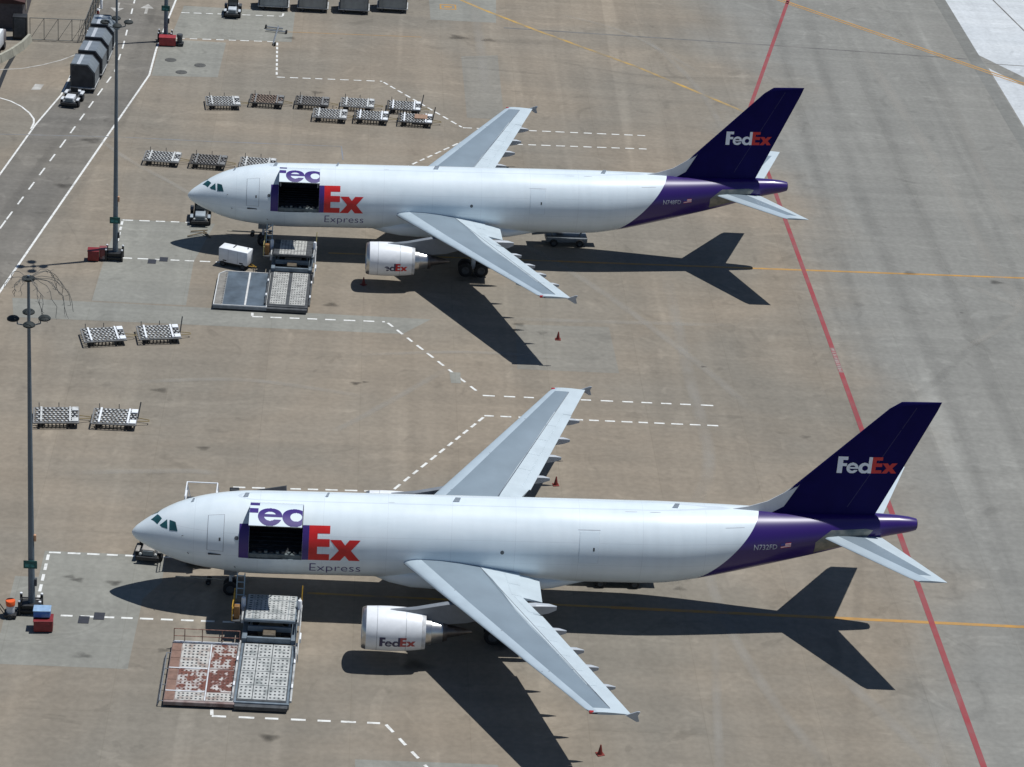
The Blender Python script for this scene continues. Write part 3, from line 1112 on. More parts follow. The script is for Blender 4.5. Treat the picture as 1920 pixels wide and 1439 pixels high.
    # flap track fairings
    for y, xe, big in ((6.75, 28.55, 1.25), (10.45, 28.95, 1), (13.2, 29.9, 1), (15.6, 30.65, 1), (18.2, 31.5, .9)):
        f = MB()
        z0, u, c = chordz(xe - 1.6, y)
        zt = z0 - 0.06
        rg = []
        for dx, wd, up, dn in ((-3.6, .06, -.20, .30), (-2.6, .17, -.10, .62), (-1.4, .20, 0.0, .66), (-.5, .14, -.02, .50), (0, .03, -.14, .34)):
            ww, h = wd * big, dn * big
            x = xe + dx
            rg.append([(x, s * y - ww, zt + up - .05 * big), (x, s * y - ww * .5, zt + up), (x, s * y + ww * .5, zt + up), (x, s * y + ww, zt + up - .05 * big),
                       (x, s * y + ww * .8, zt - h), (x, s * y - ww * .8, zt - h)])
        f.loft(rg, mat('fairing_grey', (0.42, 0.455, 0.49), 0.45, var=0.06))
        f.build('flap_track_fairing', wing)
    # wing tip fence
    f = MB()
    yt = 22.24
    P = [(31.75, 5.84), (32.45, 6.14), (32.62, 6.12), (32.5, 5.84), (32.62, 5.44), (32.45, 5.41)]
    f.prism(P, 'y', s * yt, s * (yt + .07), mat('fence_grey', (0.42, 0.46, 0.50), 0.4, 0.2, var=0.1))
    f.build('wing_tip_fence', wing)
    f = MB()
    f.bev(LEx(22) + .05, LEx(22) + .6, s * 22.1 - .12, s * 22.1 + .12, 5.78, 5.93, mat('nav_lens', (0.35, 0.02, 0.02) if s < 0 else (0.02, 0.25, 0.05), 0.2), 0.04)
    f.build('navigation_light', wing)
    return wing


def build_engine(root, s, text, drop_f):
    c = (0, s * 7.94, 2.52)
    b = MB()
    b.lathe([(16.9, 1.10, DARKG), (16.3, 1.12, METAL), (15.86, 1.20, METAL), (15.74, 1.285, METAL), (15.80, 1.36, METAL), (16.02, 1.425, WHITEP), (16.9, 1.465), (17.6, 1.47), (18.5, 1.44), (19.3, 1.36), (19.92, 1.27, DARKG), (19.90, 1.22, DARKG), (18.6, 1.2)], WHITEP, c, 'x', 48)
    eng = b.build('engine', root, True, 40)
    b = MB()
    b.lathe([(15.95, .02), (16.1, .14), (16.4, .27), (16.75, .36)], DARKG, c, 'x', 20)
    b.build('spinner', eng, True)
    for k in range(22):
        t = 2 * math.pi * k / 22
        f = MB()
        a0, a1 = t, t + .20
        f.add([(16.72, c[1] + .34 * math.cos(a0), c[2] + .34 * math.sin(a0)), (16.92, c[1] + .34 * math.cos(a1), c[2] + .34 * math.sin(a1)),
               (16.98, c[1] + 1.08 * math.cos(a1 + .12), c[2] + 1.08 * math.sin(a1 + .12)), (16.66, c[1] + 1.08 * math.cos(a0 + .12), c[2] + 1.08 * math.sin(a0 + .12))], [(0, 1, 2, 3)], STEEL)
        f.build('fan_blade', eng)
    b = MB()
    b.lathe([(17.3, 1.15), (17.31, .02)], BLACK, c, 'x', 24)
    b.build('fan_disc', eng)
    b = MB()
    b.lathe([(18.7, .98, METAL), (19.6, .99, METAL), (20.3, .95, METAL), (20.32, .88, METAL), (21.05, .74, METAL_D), (21.35, .68, METAL_D), (21.33, .60, METAL_D), (20.6, .6)], METAL, c, 'x', 32)
    b.build('core_nozzle', eng, True, 35)
    b = MB()
    b.lathe([(20.6, .48), (21.4, .46), (22.3, .28), (23.0, .06), (23.02, .0)], METAL_D, c, 'x', 20)
    b.build('exhaust_plug', eng, True)
    b = MB()
    prof = [(16.95, 3.86, .05), (17.6, 4.00, .12), (19.2, 4.22, .2), (21.3, 4.72, .22), (22.6, 4.70, .22), (25.2, 4.35, .12)]
    low = [(16.95, 3.78), (17.6, 3.8), (19.2, 3.6), (21.3, 3.15), (22.6, 3.3), (25.2, 4.1)]
    rg = []
    for (x, zt, w), (x2, zl) in zip(prof, low):
        rg.append([(x, c[1] - w, zl), (x, c[1] - w, zt - .08), (x, c[1] - w * .4, zt), (x, c[1] + w * .4, zt), (x, c[1] + w, zt - .08), (x, c[1] + w, zl)])
    b.loft(rg, mat('pylon_grey', (0.19, 0.21, 0.235), 0.45, var=0.08))
    b.build('pylon', eng, True, 40)
    er = pchip([16.0, 16.9, 17.6, 18.5, 19.3, 19.92], [1.425, 1.465, 1.47, 1.44, 1.36, 1.27])

    for x in (16.72, 18.62):
        b = MB()
        b.lathe([(x, er(x) + .004), (x + .028, er(x + .028) + .004)], mat('cowl_seam', (.34, .36, .38), .6), c, 'x', 48)
        b.build('cowl_seam', eng, True)
    b = MB()
    b.lathe([(19.66, er(19.66) + .003), (19.91, er(19.91) + .003)], mat('soot_band', (.42, .42, .42), .6, col2=(.66, .68, .70), thr=.5, scale=3, soft=.2), c, 'x', 48)
    b.build('exhaust_band', eng, True)

    def emap(u, v):
        x = 16.92 + u * 0.715
        p = R(-22 + 29 * v)
        r = er(x) + .012
        return (x, c[1] + s * r * math.cos(p), c[2] + r * math.sin(p))
    if s < 0:
        red = LETTER_R if drop_f else mat('letter_red_faded', (0.42, 0.075, 0.07), 0.5, var=0.15, scale=5)
        for g, mm in ([] if drop_f else [(G_F, LETTER_D)]) + [(sub(G_E_, rect(0, .78, 0, .45)) if drop_f else G_E_, LETTER_D), (G_D, LETTER_D), (G_CE, red), (G_X, red)]:
            b = MB()
            glyph_mesh(b, g, emap, mm, 30, nsplit=3)
            b.build('letter', eng)
    return eng


FIN_Z = [7.6, 8.3, 9.0, 10.4, 12.0, 13.6, 15.2, 16.4, 16.85, 16.95]


def fin_le(z):
    x = 42.62 + (z - 8.2) * 0.934
    if z > 16.4:
        x += (z - 16.4) * 0.45
    return x


fin_te = lambda z: 50.30 + (z - 8.2) * 0.396


def fin_half(x, z):
    a, e = fin_le(z), fin_te(z)
    u = min(max((x - a) / (e - a), 0), 1)
    t = 0.40 - 0.026 * (z - 8)
    return t / 0.2 * 0.5 * (0.2969 * math.sqrt(u) * 1.4 - 0.126 * u - 0.3516 * u ** 2 + 0.2843 * u ** 3 - 0.1015 * u ** 4 * 1.9) + 0.02


def build_tail(root, fus):
    b = MB()
    us = [0, .01, .04, .1, .2, .35, .5, .65, .8, .9, 1]
    vs, fs = [], []
    for z in FIN_Z:
        for sgn in (-1, 1):
            for u in us:
                a, e = fin_le(z), fin_te(z)
                x = a + (e - a) * u
                zz = z + (0.10 * u if z > 16.5 else 0)
                y = sgn * (fin_half(x, z) if u > 0 else 0.0)
                if z == FIN_Z[-1]:
                    y *= .4
                vs.append((x, y, zz))
    n = len(us)
    w = 2 * n
    for k in range(len(FIN_Z) - 1):
        for sgn in (0, 1):
            for i in range(n - 1):
                q = k * w + sgn * n + i
                fs.append((q, q + 1, q + w + 1, q + w))
        q = k * w + n - 1
        fs.append((q, q + n, q + n + w, q + w))
    k = len(FIN_Z) - 1
    for i in range(n - 1):
        q = k * w + i
        fs.append((q, q + 1, q + n + 1, q + n))
    b.add(vs, fs, PURPLE)
    fin = b.build('tail_fin', root, True, 40)
    # dorsal fillet, white
    b = MB()
    rg = []
    for x, zt in ((40.6, 8.28), (41.6, 8.5), (42.9, 8.98), (44.0, 9.72), (44.95, 10.6)):
        h = 0.07 + .03 * (x - 40.6) if x < 44.5 else 0.05
        zb = min(ZC(x) + RR(x) - .25, zt - .05)
        if x > 42.6:
            zb = max(zb, 8.2 + (x - 42.62) / .934 - (.9 if x < 44.5 else .25))
        rg.append([(x, -h * 1.6, zb), (x, -h, (zt + zb) / 2), (x, -.03, zt), (x, .03, zt), (x, h, (zt + zb) / 2), (x, h * 1.6, zb)])
    b.loft(rg, mat('dorsal_grey', (0.52, 0.54, 0.56), 0.4, var=0.05))
    b.build('dorsal_fillet', fin, True, 50)
    # rudder hinge seam and static wicks
    b = MB()
    for z0, z1 in ((8.9, 12.2), (12.3, 14.9), (15.0, 16.6)):
        x0 = fin_te(z0) - 2.3 + .09 * (z0 - 8.2)
        x1 = fin_te(z1) - 2.3 + .09 * (z1 - 8.2)
        y0, y1 = -fin_half(x0, z0) - .012, -fin_half(x1, z1) - .012
        b.add([(x0, y0, z0), (x0 + .04, y0, z0), (x1 + .04, y1, z1), (x1, y1, z1)], [(0, 1, 2, 3)], mat('rudder_seam', (0.02, 0.018, 0.11), 0.5))
    b.build('rudder_seam', fin)

    def fmap(u, v):
        k = 1.235
        x = 47.30 + u * k
        z = 11.47 + v * k + (x - 47.3) * .03
        return (x, -fin_half(x, z) - .014, z)
    for g, mm in ((G_F, LETTER_W), (G_E_, LETTER_W), (G_D, LETTER_W), (G_CE, LETTER_R), (G_X, LETTER_R)):
        b = MB()
        glyph_mesh(b, g, fmap, mm, 40, nsplit=3)
        b.build('letter', fin)
    # tailplane
    for s in (-1, 1):
        b = MB()
        ys = [0.3, 1.1, 3, 5, 7.2, 7.75, 8.1]
        vs, fs = [], []
        nx = 8
        for y in ys:
            t = (y - 1.1) / 6.65
            le = 46.65 + 4.95 * t
            te = 51.0 + 2.78 * t
            if y > 8:
                le += .12
            z0 = 7.02 + 0.122 * (y - 1.1)
            pf = 47.65 + 4.40 * (y - 1.1) / 5.9
            pr = 49.55 + 3.38 * (y - 1.1) / 5.9
            xs = [le, le + .05, le + .2, max(min(pf, te - .3), le + .25), 0, min(pr, te - .1), (min(pr, te - .1) + te) / 2, te]
            xs[5] = max(xs[5], xs[3] + .03)
            xs[6] = (xs[5] + te) / 2
            xs[4] = (xs[3] + xs[5]) / 2
            c = te - le
            for sg in (1, -.8):
                for x in xs:
                    u = (x - le) / c
                    vs.append((x, s * y, z0 + sg * (.10 * c / .2 * .5 * (0.2969 * math.sqrt(u) - 0.126 * u - 0.3516 * u ** 2 + 0.2843 * u ** 3 - 0.1015 * u ** 4) * 1.6 + .006)))
        o = len(b.v)
        b.v += vs
        w = 2 * nx
        for k in range(len(ys) - 1):
            for i in range(nx - 1):
                m = WLE if i < 3 else (WPAN if i < 5 and ys[k] < 7.2 else WREAR)
                for a, mm in ((0, m), (nx, WUND)):
                    b.f.append([q + o for q in (k * w + a + i, k * w + a + i + 1, (k + 1) * w + a + i + 1, (k + 1) * w + a + i)])
                    b.m.append(b.mi(mm))
            b.f.append([q + o for q in (k * w + nx - 1, (k + 1) * w + nx - 1, (k + 1) * w + 2 * nx - 1, k * w + 2 * nx - 1)])
            b.m.append(b.mi(WREAR))
            b.f.append([q + o for q in (k * w, (k + 1) * w, (k + 1) * w + nx, k * w + nx)])
            b.m.append(b.mi(WLE))
        k = len(ys) - 1
        for i in range(nx - 1):
            b.f.append([q + o for q in (k * w + i, k * w + i + 1, k * w + nx + i + 1, k * w + nx + i)])
            b.m.append(b.mi(WLE))
        b.build('tailplane', root, True, 35)
    # worn metal plates where the tailplane pivots
    for s in (0, 1):
        b = MB()
        for q in ([(46.25, -36), (49.6, -30), (50.2, 12), (46.25, 2)], [(46.25, 2), (50.2, 12), (49.7, 22), (47.3, 30)]):
            if s:
                q = [(x, 180 - p) for x, p in q]
            patch(b, q, FAIR, 0.014, 8, 5)
        b.build('tailplane_plate', fus, True)
    b = MB()
    b.lathe([(53.22, .40, METAL_D), (53.36, .30, METAL_D), (53.34, .18, BLACK), (53.0, .16)], METAL_D, (0, 0, 7.70), 'x', 18)
    b.build('exhaust_nozzle', fus, True)


def build_gear(root):
    # nose gear
    g = MB()
    g.tube((6.75, 0, .5), (6.75, 0, 2.6), .11, WPANEL, n=12)
    g.tube((6.75, 0, 1.2), (8.1, 0, 2.4), .06, WPANEL)
    g.tube((6.75, -.38, .52), (6.75, .38, .52), .07, STEEL)
    gear = g.build('nose_gear', root)
    for y in (-.30, .30):
        w = MB()
        wheel(w, (6.75, y, .5), .50, .30)
        w.build('wheel', gear, True, 40)
    for y in (-.62, .62):
        w = MB()
        w.box(6.3, 7.2, y - .02, y + .02, 1.75, 2.4, STEEL)
        w.build('gear_door', gear)
    for s in (-1, 1):
        g = MB()
        yy = s * 4.8
        g.tube((25.3, yy, .6), (25.3, yy, 3.6), .19, WPANEL, n=12)
        g.tube((25.3, yy, 1.6), (25.3, s * 2.6, 3.1), .1, WPANEL)
        g.tube((24.5, yy, .62), (26.1, yy, .62), .12, STEEL)
        gear = g.build('main_gear', root)
        for x in (24.6, 26.0):
            for y in (-.46, .46):
                w = MB()
                wheel(w, (x, yy + y, .62), .62, .42)
                w.build('wheel', gear, True, 40)
        w = MB()
        w.box(24.4, 26.2, yy - s * .75 - .03, yy - s * .75 + .03, 1.7, 3.4, WPANEL)
        w.build('gear_door', gear)


def build_aircraft(label, loc, rz, reg, drop_f):
    root = thing('cargo_airplane', label, 'airplane', loc, rz, 'twin-engine white and purple cargo airplanes')
    # fuselage skin with a real main-deck door opening
    xs = sorted(set([0, .03, .06, .1, .15, .22, .3, .45, .6, .8, 1, 1.25, 1.5, 1.75, 2, 2.5, 3, 3.5, 4, 4.5, 5, 5.5, 6, 6.5, 7, 7.5, DX0, 9, 10, 11, DX1]
                    + [12 + 1.5 * i for i in range(16)] + [35.5 + .75 * i for i in range(24)] + [53.1, 53.3]))
    ph = [-180 + 5 * i for i in range(72)]
    ph = [DF0 if p == -10 else p for p in ph]
    nph = len(ph)
    b = MB()
    vs = [surf(x, p) for x in xs for p in ph]
    fs = []
    for k in range(len(xs) - 1):
        for i in range(nph):
            j = (i + 1) % nph
            if xs[k] >= DX0 - 1e-6 and xs[k + 1] <= DX1 + 1e-6 and ph[i] >= DF0 - 1e-6 and ph[i] < DF1 - 1e-6:
                continue
            fs.append((k * nph + i, k * nph + j, (k + 1) * nph + j, (k + 1) * nph + i))
    fs.append(tuple(range(nph)))
    fs.append(tuple((len(xs) - 1) * nph + i for i in range(nph)))
    b.add(vs, fs, FUS)
    fus = b.build('fuselage', root, True, 60)
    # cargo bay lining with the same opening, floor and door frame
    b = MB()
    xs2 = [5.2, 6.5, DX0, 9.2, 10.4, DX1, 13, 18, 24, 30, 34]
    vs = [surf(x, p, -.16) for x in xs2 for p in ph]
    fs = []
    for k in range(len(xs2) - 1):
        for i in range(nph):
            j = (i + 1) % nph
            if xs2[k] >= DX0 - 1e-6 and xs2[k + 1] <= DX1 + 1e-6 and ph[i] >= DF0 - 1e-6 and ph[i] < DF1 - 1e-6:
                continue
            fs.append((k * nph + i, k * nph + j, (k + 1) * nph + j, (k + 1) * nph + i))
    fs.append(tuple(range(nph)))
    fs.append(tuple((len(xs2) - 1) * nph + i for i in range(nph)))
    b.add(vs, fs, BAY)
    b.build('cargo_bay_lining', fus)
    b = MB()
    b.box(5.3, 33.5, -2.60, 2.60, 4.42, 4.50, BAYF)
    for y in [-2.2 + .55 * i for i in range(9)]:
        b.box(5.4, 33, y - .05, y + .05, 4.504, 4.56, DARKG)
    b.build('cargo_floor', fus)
    b = MB()
    for x in (DX0, DX1):
        for i in range(nph):
            if ph[i] >= DF0 - 1e-6 and ph[i] < DF1 - 1e-6:
                b.add([surf(x, ph[i]), surf(x, ph[i + 1]), surf(x, ph[i + 1], -.16), surf(x, ph[i], -.16)], [(0, 1, 2, 3)], SILL)
    b.add([surf(DX0, DF0), surf(DX1, DF0), surf(DX1, DF0, -.30), surf(DX0, DF0, -.30)], [(0, 1, 2, 3)], SILL)
    b.add([surf(DX0, DF1), surf(DX1, DF1), surf(DX1, DF1, -.16), surf(DX0, DF1, -.16)], [(0, 1, 2, 3)], SILL)
    b.build('door_frame', fus)
    b = MB()
    b.bev(DX0 + .02, DX1 - .02, -2.70, -2.46, 4.40, 4.72, SILL, .03)
    sill = b.build('door_sill', fus)
    for i in range(9):
        x = 8.25 + i * .39
        b = MB()
        b.bev(x, x + .22, -2.62, -2.42, 4.70, 4.80 + .05 * (i % 3), DARKG if i % 2 else SILL, .02)
        b.build('sill_latch', sill)
    # swung-up door
    b = MB()
    n = 22
    out_, inn = [], []
    for i in range(n + 1):
        p = DF0 + (DF1 - DF0) * i / n
        for x in (DX0 + .02, DX1 - .02):
            out_.append(door_pt(x, p, 0.0))
            inn.append(door_pt(x, p, -.14))
    N = len(out_)
    fs = []
    for i in range(n):
        a = 2 * i
        fs.append((a, a + 1, a + 3, a + 2))
    b.add(out_, fs, WHITE)
    b.add(inn, fs, BAY)
    ed = []
    for i in range(n):
        a = 2 * i
        ed += [(a, a + 2, N + a + 2, N + a), (a + 1, a + 3, N + a + 3, N + a + 1)]
    ed += [(0, 1, N + 1, N), (2 * n, 2 * n + 1, N + 2 * n + 1, N + 2 * n)]
    b.add(out_ + inn, ed, SILL)
    door = b.build('main_deck_door', root, True, 50)
    K = 2.46
    u2x = lambda u: 7.33 + u * K
    v2p = lambda v: -10 + 50 * v
    for g in (G_F, G_E_, G_D):
        b = MB()
        glyph_mesh(b, g, lambda u, v: door_pt(u2x(u), v2p(v), .012), LETTER_P, 60, clip=((DX0 + .03 - 7.33) / K, (DX1 - .03 - 7.33) / K))
        b.build('letter', door)
    for x in (DX0 + .15, DX1 - .15):
        b = MB()
        b.tube((x, -2.3, 6.6), door_pt(x, 22, -.1), .05, STEEL)
        b.build('door_actuator', door)
    for g, c0, c1, mm in ((G_F, 0, (DX0 - .01 - 7.33) / K, LETTER_P), (G_D, (DX1 + .01 - 7.33) / K, 1.895, LETTER_P), (G_CE, 0, 9, LETTER_R), (G_X, 0, 9, LETTER_R)):
        b = MB()
        glyph_mesh(b, g, lambda u, v: surf(u2x(u), v2p(v), .012), mm, 60, clip=(c0, c1))
        b.build('letter', fus)
    kx = 3.42 / text_glyph('Express', -0.012)[1]
    for i in range(7):
        g, w, y0, y1 = text_glyph('Express'[i], -0.012)
        u0 = text_glyph('Express'[:i + 1], -0.012)[1] - w
        b = MB()
        glyph_mesh(b, g, lambda u, v: surf(12.1 + (u0 + u) * kx, -33.6 + 18 * v / .70, .012), LETTER_P, 44, y0, y1)
        b.build('letter', fus)
    g, w, y0, y1 = text_glyph(reg)
    b = MB()
    glyph_mesh(b, g, lambda u, v: surf(42.0 + u * 1.6 / w, 4.5 - (u / w) * 4.5 + 10.5 * v / .7, .012), mat('registration_grey', (0.48, 0.5, 0.55), 0.5), 20, y0, y1, nsplit=2)
    stuff(b.build('registration', fus))
    b = MB()
    FX0, FX1 = 43.85, 44.55
    for i in range(7):
        p0, p1 = 0.2 + i * 1.5, 0.2 + (i + 1) * 1.5
        patch(b, [(FX0 if i < 3 else FX0 + .30, p0), (FX1, p0), (FX1, p1), (FX0 if i < 3 else FX0 + .30, p1)], LETTER_R if i % 2 == 0 else LETTER_W, .012, 3, 1)
    patch(b, [(FX0, .2 + 4.5), (FX0 + .29, .2 + 4.5), (FX0 + .29, 10.7), (FX0, 10.7)], mat('flag_blue', (0.03, 0.04, 0.22), 0.5), .012, 2, 2)
    b.build('flag', fus)
    # cockpit glazing both sides
    for s in (0, 1):
        mir = (lambda q: [(x, 180 - p) for x, p in q]) if s else (lambda q: q)
        for q in ([(1.30, 74), (1.78, 48), (2.07, 62), (1.72, 86)], [(1.95, 45), (2.10, 38.5), (2.50, 33), (2.44, 56)], [(2.64, 30), (3.20, 27.5), (3.03, 46), (2.61, 53)]):
            b = MB()
            patch(b, mir(q), GLASS, 0.012, 5, 5)
            w_ = b.build('cockpit_window', fus, True)
    # doors and small fittings
    for nm, x0, x1, p0, p1, hx in (('crew_door', 5.20, 6.32, -2.4, 53.5, 6.05), ('service_door', 30.1, 31.45, -4, 41, 31.1)):
        b = MB()
        raised(b, x0 + .035, x1 - .035, p0 + .7, p1 - .7, 0.0, .018, WHITE)
        d = b.build(nm, fus, True, 40)
        b = MB()
        g = .05
        for q in ([(x0, p0), (x1, p0), (x1, p0 + 1), (x0, p0 + 1)], [(x0, p1 - 1), (x1, p1 - 1), (x1, p1), (x0, p1)],
                  [(x0, p0 + 1), (x0 + g, p0 + 1), (x0 + g, p1 - 1), (x0, p1 - 1)], [(x1 - g, p0 + 1), (x1, p0 + 1), (x1, p1 - 1), (x1 - g, p1 - 1)]):
            patch(b, q, mat('door_gap_' + nm, (0.28, 0.30, 0.33) if nm == 'crew_door' else (0.63, 0.70, 0.745), 0.7), 0.006, 4, 8)
        b.build('door_gap', d)
        b = MB()
        patch(b, [(hx - .06, 14), (hx + .06, 14), (hx + .06, 19), (hx - .06, 19)], DARKG, 0.022, 2, 2)
        b.build('door_handle', d)
    for x, p, rr in ((24.95, 9.0, .13), (30.95, 3.0, .08), (7.17, 19.5, .14)):
        b = MB()
        c = surf(x, p, .012)
        vs = [surf(x + rr * math.cos(t), p + rr * 22 * math.sin(t), .014) for t in [2 * math.pi * i / 12 for i in range(12)]]
        b.add(vs, [tuple(range(12))], mat('port_dark', (0.09, 0.10, 0.11), 0.5))
        b.build('porthole', fus)
    for x, p, L in ((3.9, 88, .2), (7.4, 86, .35), (21.5, 86, .45), (36.4, 86, .4), (12.9, 90, .22)):
        b = MB()
        z = ZC(x) + RR(x)
        y = -RR(x) * math.cos(R(p))
        b.add([(x, y - .02, z - .05), (x + L, y - .02, z - .05), (x + L + .12, y, z + .34), (x + .2, y, z + .34), (x, y + .02, z - .05), (x + L, y + .02, z - .05)],
              [(0, 1, 2, 3), (4, 5, 2, 3), (0, 4, 3), (1, 5, 2)], WHITEP)
        b.build('antenna_blade', fus)
    for x0, x1, p in ((33.2, 34.0, 74), (34.9, 35.6, 74), (40.0, 41.3, 47), (30.0, 31.5, 43), (17.2, 17.6, 80)):
        b = MB()
        patch(b, [(x0, p), (x1, p), (x1, p + .7), (x0, p + .7)], mat('skin_seam', (0.45, 0.47, 0.5), 0.6), .008, 3, 1)
        b.build('skin_seam', fus)
    # probes under the nose
    for x, p in ((3.5, 20), (3.9, -12), (7.05, -30)):
        b = MB()
        b.tube(surf(x, p, 0), surf(x + .1, p, .14), .02, DARKG)
        b.build('probe', fus)
    # belly fairing
    b = MB()
    rg = []
    for x, hw, zt, zb in ((16.2, .9, 2.9, 2.3), (17.5, 1.9, 3.5, 2.1), (19.0, 2.5, 4.0, 1.98), (22, 2.78, 4.2, 1.95), (26, 2.7, 4.0, 2.08), (28.6, 2.1, 3.5, 2.3), (31.0, 1.0, 3.0, 2.55)):
        ring = []
        for i in range(20):
            t = 2 * math.pi * i / 20
            c, d = math.cos(t), math.sin(t)
            ring.append((x, hw * math.copysign(abs(c) ** .7, c), (zt + zb) / 2 + (zt - zb) / 2 * math.copysign(abs(d) ** .7, d)))
        rg.append(ring)
    b.loft(rg, WHITE)
    b.build('belly_fairing', root, True, 60)
    for s in (-1, 1):
        build_wing(root, s)
        build_engine(root, s, reg, drop_f)
    build_tail(root, fus)
    build_gear(root)
    return root


P_FAR = (-0.633, 60.482, 0.0)
RZ_FAR = 1.498
build_aircraft('white cargo airplane with purple tail nearest the camera, beside the rusty loading platform', (0, 0, 0), 0.0, 'N732FD', False)
build_aircraft('white cargo airplane with purple tail farther back, beside the white power unit and grey platform', P_FAR, RZ_FAR, 'N748FD', True)


# ------------------------------------------------------------------ loaders and platforms
def slots(b, x0, x1, y0, y1, z, nx, ny, m, fx=.42, fy=.42, skip=()):
    """rows of short dark roller slots standing 5 mm over the deck"""
    for i in range(nx):
        for j in range(ny):
            if (i, j) in skip:
                continue
            cx = x0 + (x1 - x0) * (i + .5) / nx
            cy = y0 + (y1 - y0) * (j + .5) / ny
            w, h = (x1 - x0) / nx * fx / 2, (y1 - y0) / ny * fy / 2
            b.box(cx - w, cx + w, cy - h, cy + h, z, z + .012, m)
    return b


def pipe(name, pts, r, m, parent):
    b = MB()
    b.path(pts, r, m, 6)
    return b.build(name, parent)


def build_loader(label, loc, rz, style):
    t = thing('cargo_loader', label, 'cargo loader', loc, rz, 'main-deck cargo loaders beside the airplanes')
    deckm = DECKW if style == 0 else mat('tile_deck', (0.45, 0.45, 0.42), 0.6, col2=(0.28, 0.275, 0.26), thr=0.55, scale=2, soft=.12)
    slotm = mat('slot_dark', (0.055, 0.06, 0.065), 0.7)
    # lifting deck at the rear, lowered
    b = MB()
    b.bev(-1.78, 1.78, -11.15, -4.05, .22, .50, BLUEG if style == 0 else DARKG, .05)
    b.box(-1.6, 1.6, -11.0, -4.15, .502, .535, DARKG)
    main = b.build('main_deck', t)
    cols = ((-1.55, -.62), (-.60, .33), (.35, 1.55)) if style == 0 else ((-1.5, -.14), (.14, 1.5))
    rows = 4 if style == 0 else 7
    for (x0, x1) in cols:
        for k in range(rows):
            y1 = -4.2 - 6.7 * k / rows
            y0 = -4.2 - 6.7 * (k + 1) / rows + .05
            b = MB()
            b.bev(x0 + .015, x1 - .015, y0, y1, .53, .575, deckm, .008)
            p = b.build('deck_plate', main)
            b = MB()
            if style == 0:
                slots(b, x0 + .05, x1 - .05, y0 + .05, y1 - .05, .571, 3 if x1 - x0 < 1 else 4, 4, slotm, .45, .38)
            else:
                slots(b, x0 + .04, x1 - .04, y0 + .04, y1 - .04, .571, 6, 2, slotm, .55, .34)
            stuff(b.build('roller_slots', p))
    b = MB()
    b.bev(-1.7, 1.7, -11.5, -11.16, .12, .42, DARKG, .05)
    b.build('rear_bumper', t)
    for s in (-1, 1):
        b = MB()
        b.bev(s * 1.86 - .07, s * 1.86 + .07, -11.0, -4.0, .50, .68, GALV if style == 0 else DARKG, .03)
        b.build('side_guide', t)
        for y in (-9.4, -6.4):
            b = MB()
            b.bev(s * 1.86 - .06, s * 1.86 + .06, y - .22, y + .22, .69, .80, WHITEP, .03)
            b.build('pallet_stop', t)
    # chassis between the decks
    for s in (-1, 1):
        b = MB()
        b.bev(s * 1.62 - .17, s * 1.62 + .17, -4.0, -.4, .45, .85, BLUEG, .04)
        b.build('chassis_beam', t)
    for y, z0, z1, mm in ((-3.95, .55, .95, BLUEG), (-3.55, .5, .7, DARKG), (-3.1, .9, 1.3, BLUEG), (-.5, .4, .9, DARKG)):
        b = MB()
        b.bev(-1.44, 1.44, y - .09, y + .09, z0, z1, mm, .03)
        b.build('cross_beam', t)
    b = MB()
    b.bev(-.42, .42, -3.9, -3.2, .45, 1.12, mat('hydraulic_brown', (0.10, 0.08, 0.055), 0.6, var=.3, scale=4), .05)
    b.build('hydraulic_unit', t)
    for s in (-1, 1):
        for y in (-3.0, -.9):
            b = MB()
            wheel(b, (s * 1.15, y, .42), .42, .34)
            b.build('wheel', t, True, 40)
        for a, c in (((s * 1.25, -3.0, .6), (s * 1.25, -.3, 1.66)), ((s * 1.25, -.3, .6), (s * 1.25, -3.0, 1.66))):
            b = MB()
            b.tube(a, c, .09, BLUEG, n=8)
            b.build('scissor_arm', t)
        b = MB()
        b.lathe([(.5, .03), (.5, .15), (2.35, .15), (2.42, .12), (2.44, .02)], WHITEP, (s * 1.87, -1.45, 0), 'z', 14)
        b.build('lift_cylinder', t, True, 40)
        b = MB()
        b.bev(s * 1.84 - .05, s * 1.84 + .05, -3.2, -.05, 1.60, 1.78, GALV, .02)
        b.build('bridge_guide', t)
    # bridge deck next to the fuselage
    b = MB()
    b.bev(-1.68, 1.68, -3.22, 0, 1.62, 1.84, BLUEG if style == 0 else DARKG, .04)
    br = b.build('bridge_deck', t)
    rws = [(-3.15, -2.42), (-2.37, -.72), (-.66, -.05)]
    for k, (y0, y1) in enumerate(rws):
        for x0, x1 in ((-1.62, -1.18), (-1.15, 1.15), (1.18, 1.62)):
            b = MB()
            b.bev(x0, x1, y0, y1, 1.835, 1.872, deckm if abs(x0) < 1.16 or style == 0 else DARKG, .008)
            p = b.build('deck_plate', br)
            if abs(x0) < 1.16 or style == 0:
                b = MB()
                n = max(2, round((y1 - y0) / .26))
                slots(b, x0 + .04, x1 - .04, y0 + .03, y1 - .03, 1.868, 8 if x1 - x0 > 1 else 1, n, slotm, .40 if x1 - x0 > 1 else .5, .36)
                stuff(b.build('roller_slots', p))
    # operator station with ladder and yellow rails, on the nose side
    b = MB()
    b.bev(-2.55, -1.98, -3.0, -.5, 1.42, 1.50, DARKG, .02)
    b.build('operator_platform', t)
    ry = YEL if style == 0 else mat('rail_pale_yellow', (0.44, 0.38, 0.16), .6, var=.25)
    for y in (-2.95, -2.1, -1.3, -.55):
        pipe('rail_post', [(-2.52, y, 1.5), (-2.52, y, 2.55)], .035, ry, t)
    for z in (2.05, 2.55):
        pipe('hand_rail', [(-2.52, -2.95, z), (-2.52, -.55, z)], .03, ry, t)
    b = MB()
    b.bev(-2.42, -2.05, -2.75, -2.35, 1.5, 2.45, mat('console_orange', (0.24, 0.12, 0.035), .5, var=.25, scale=4), .05)
    b.build('control_console', t)
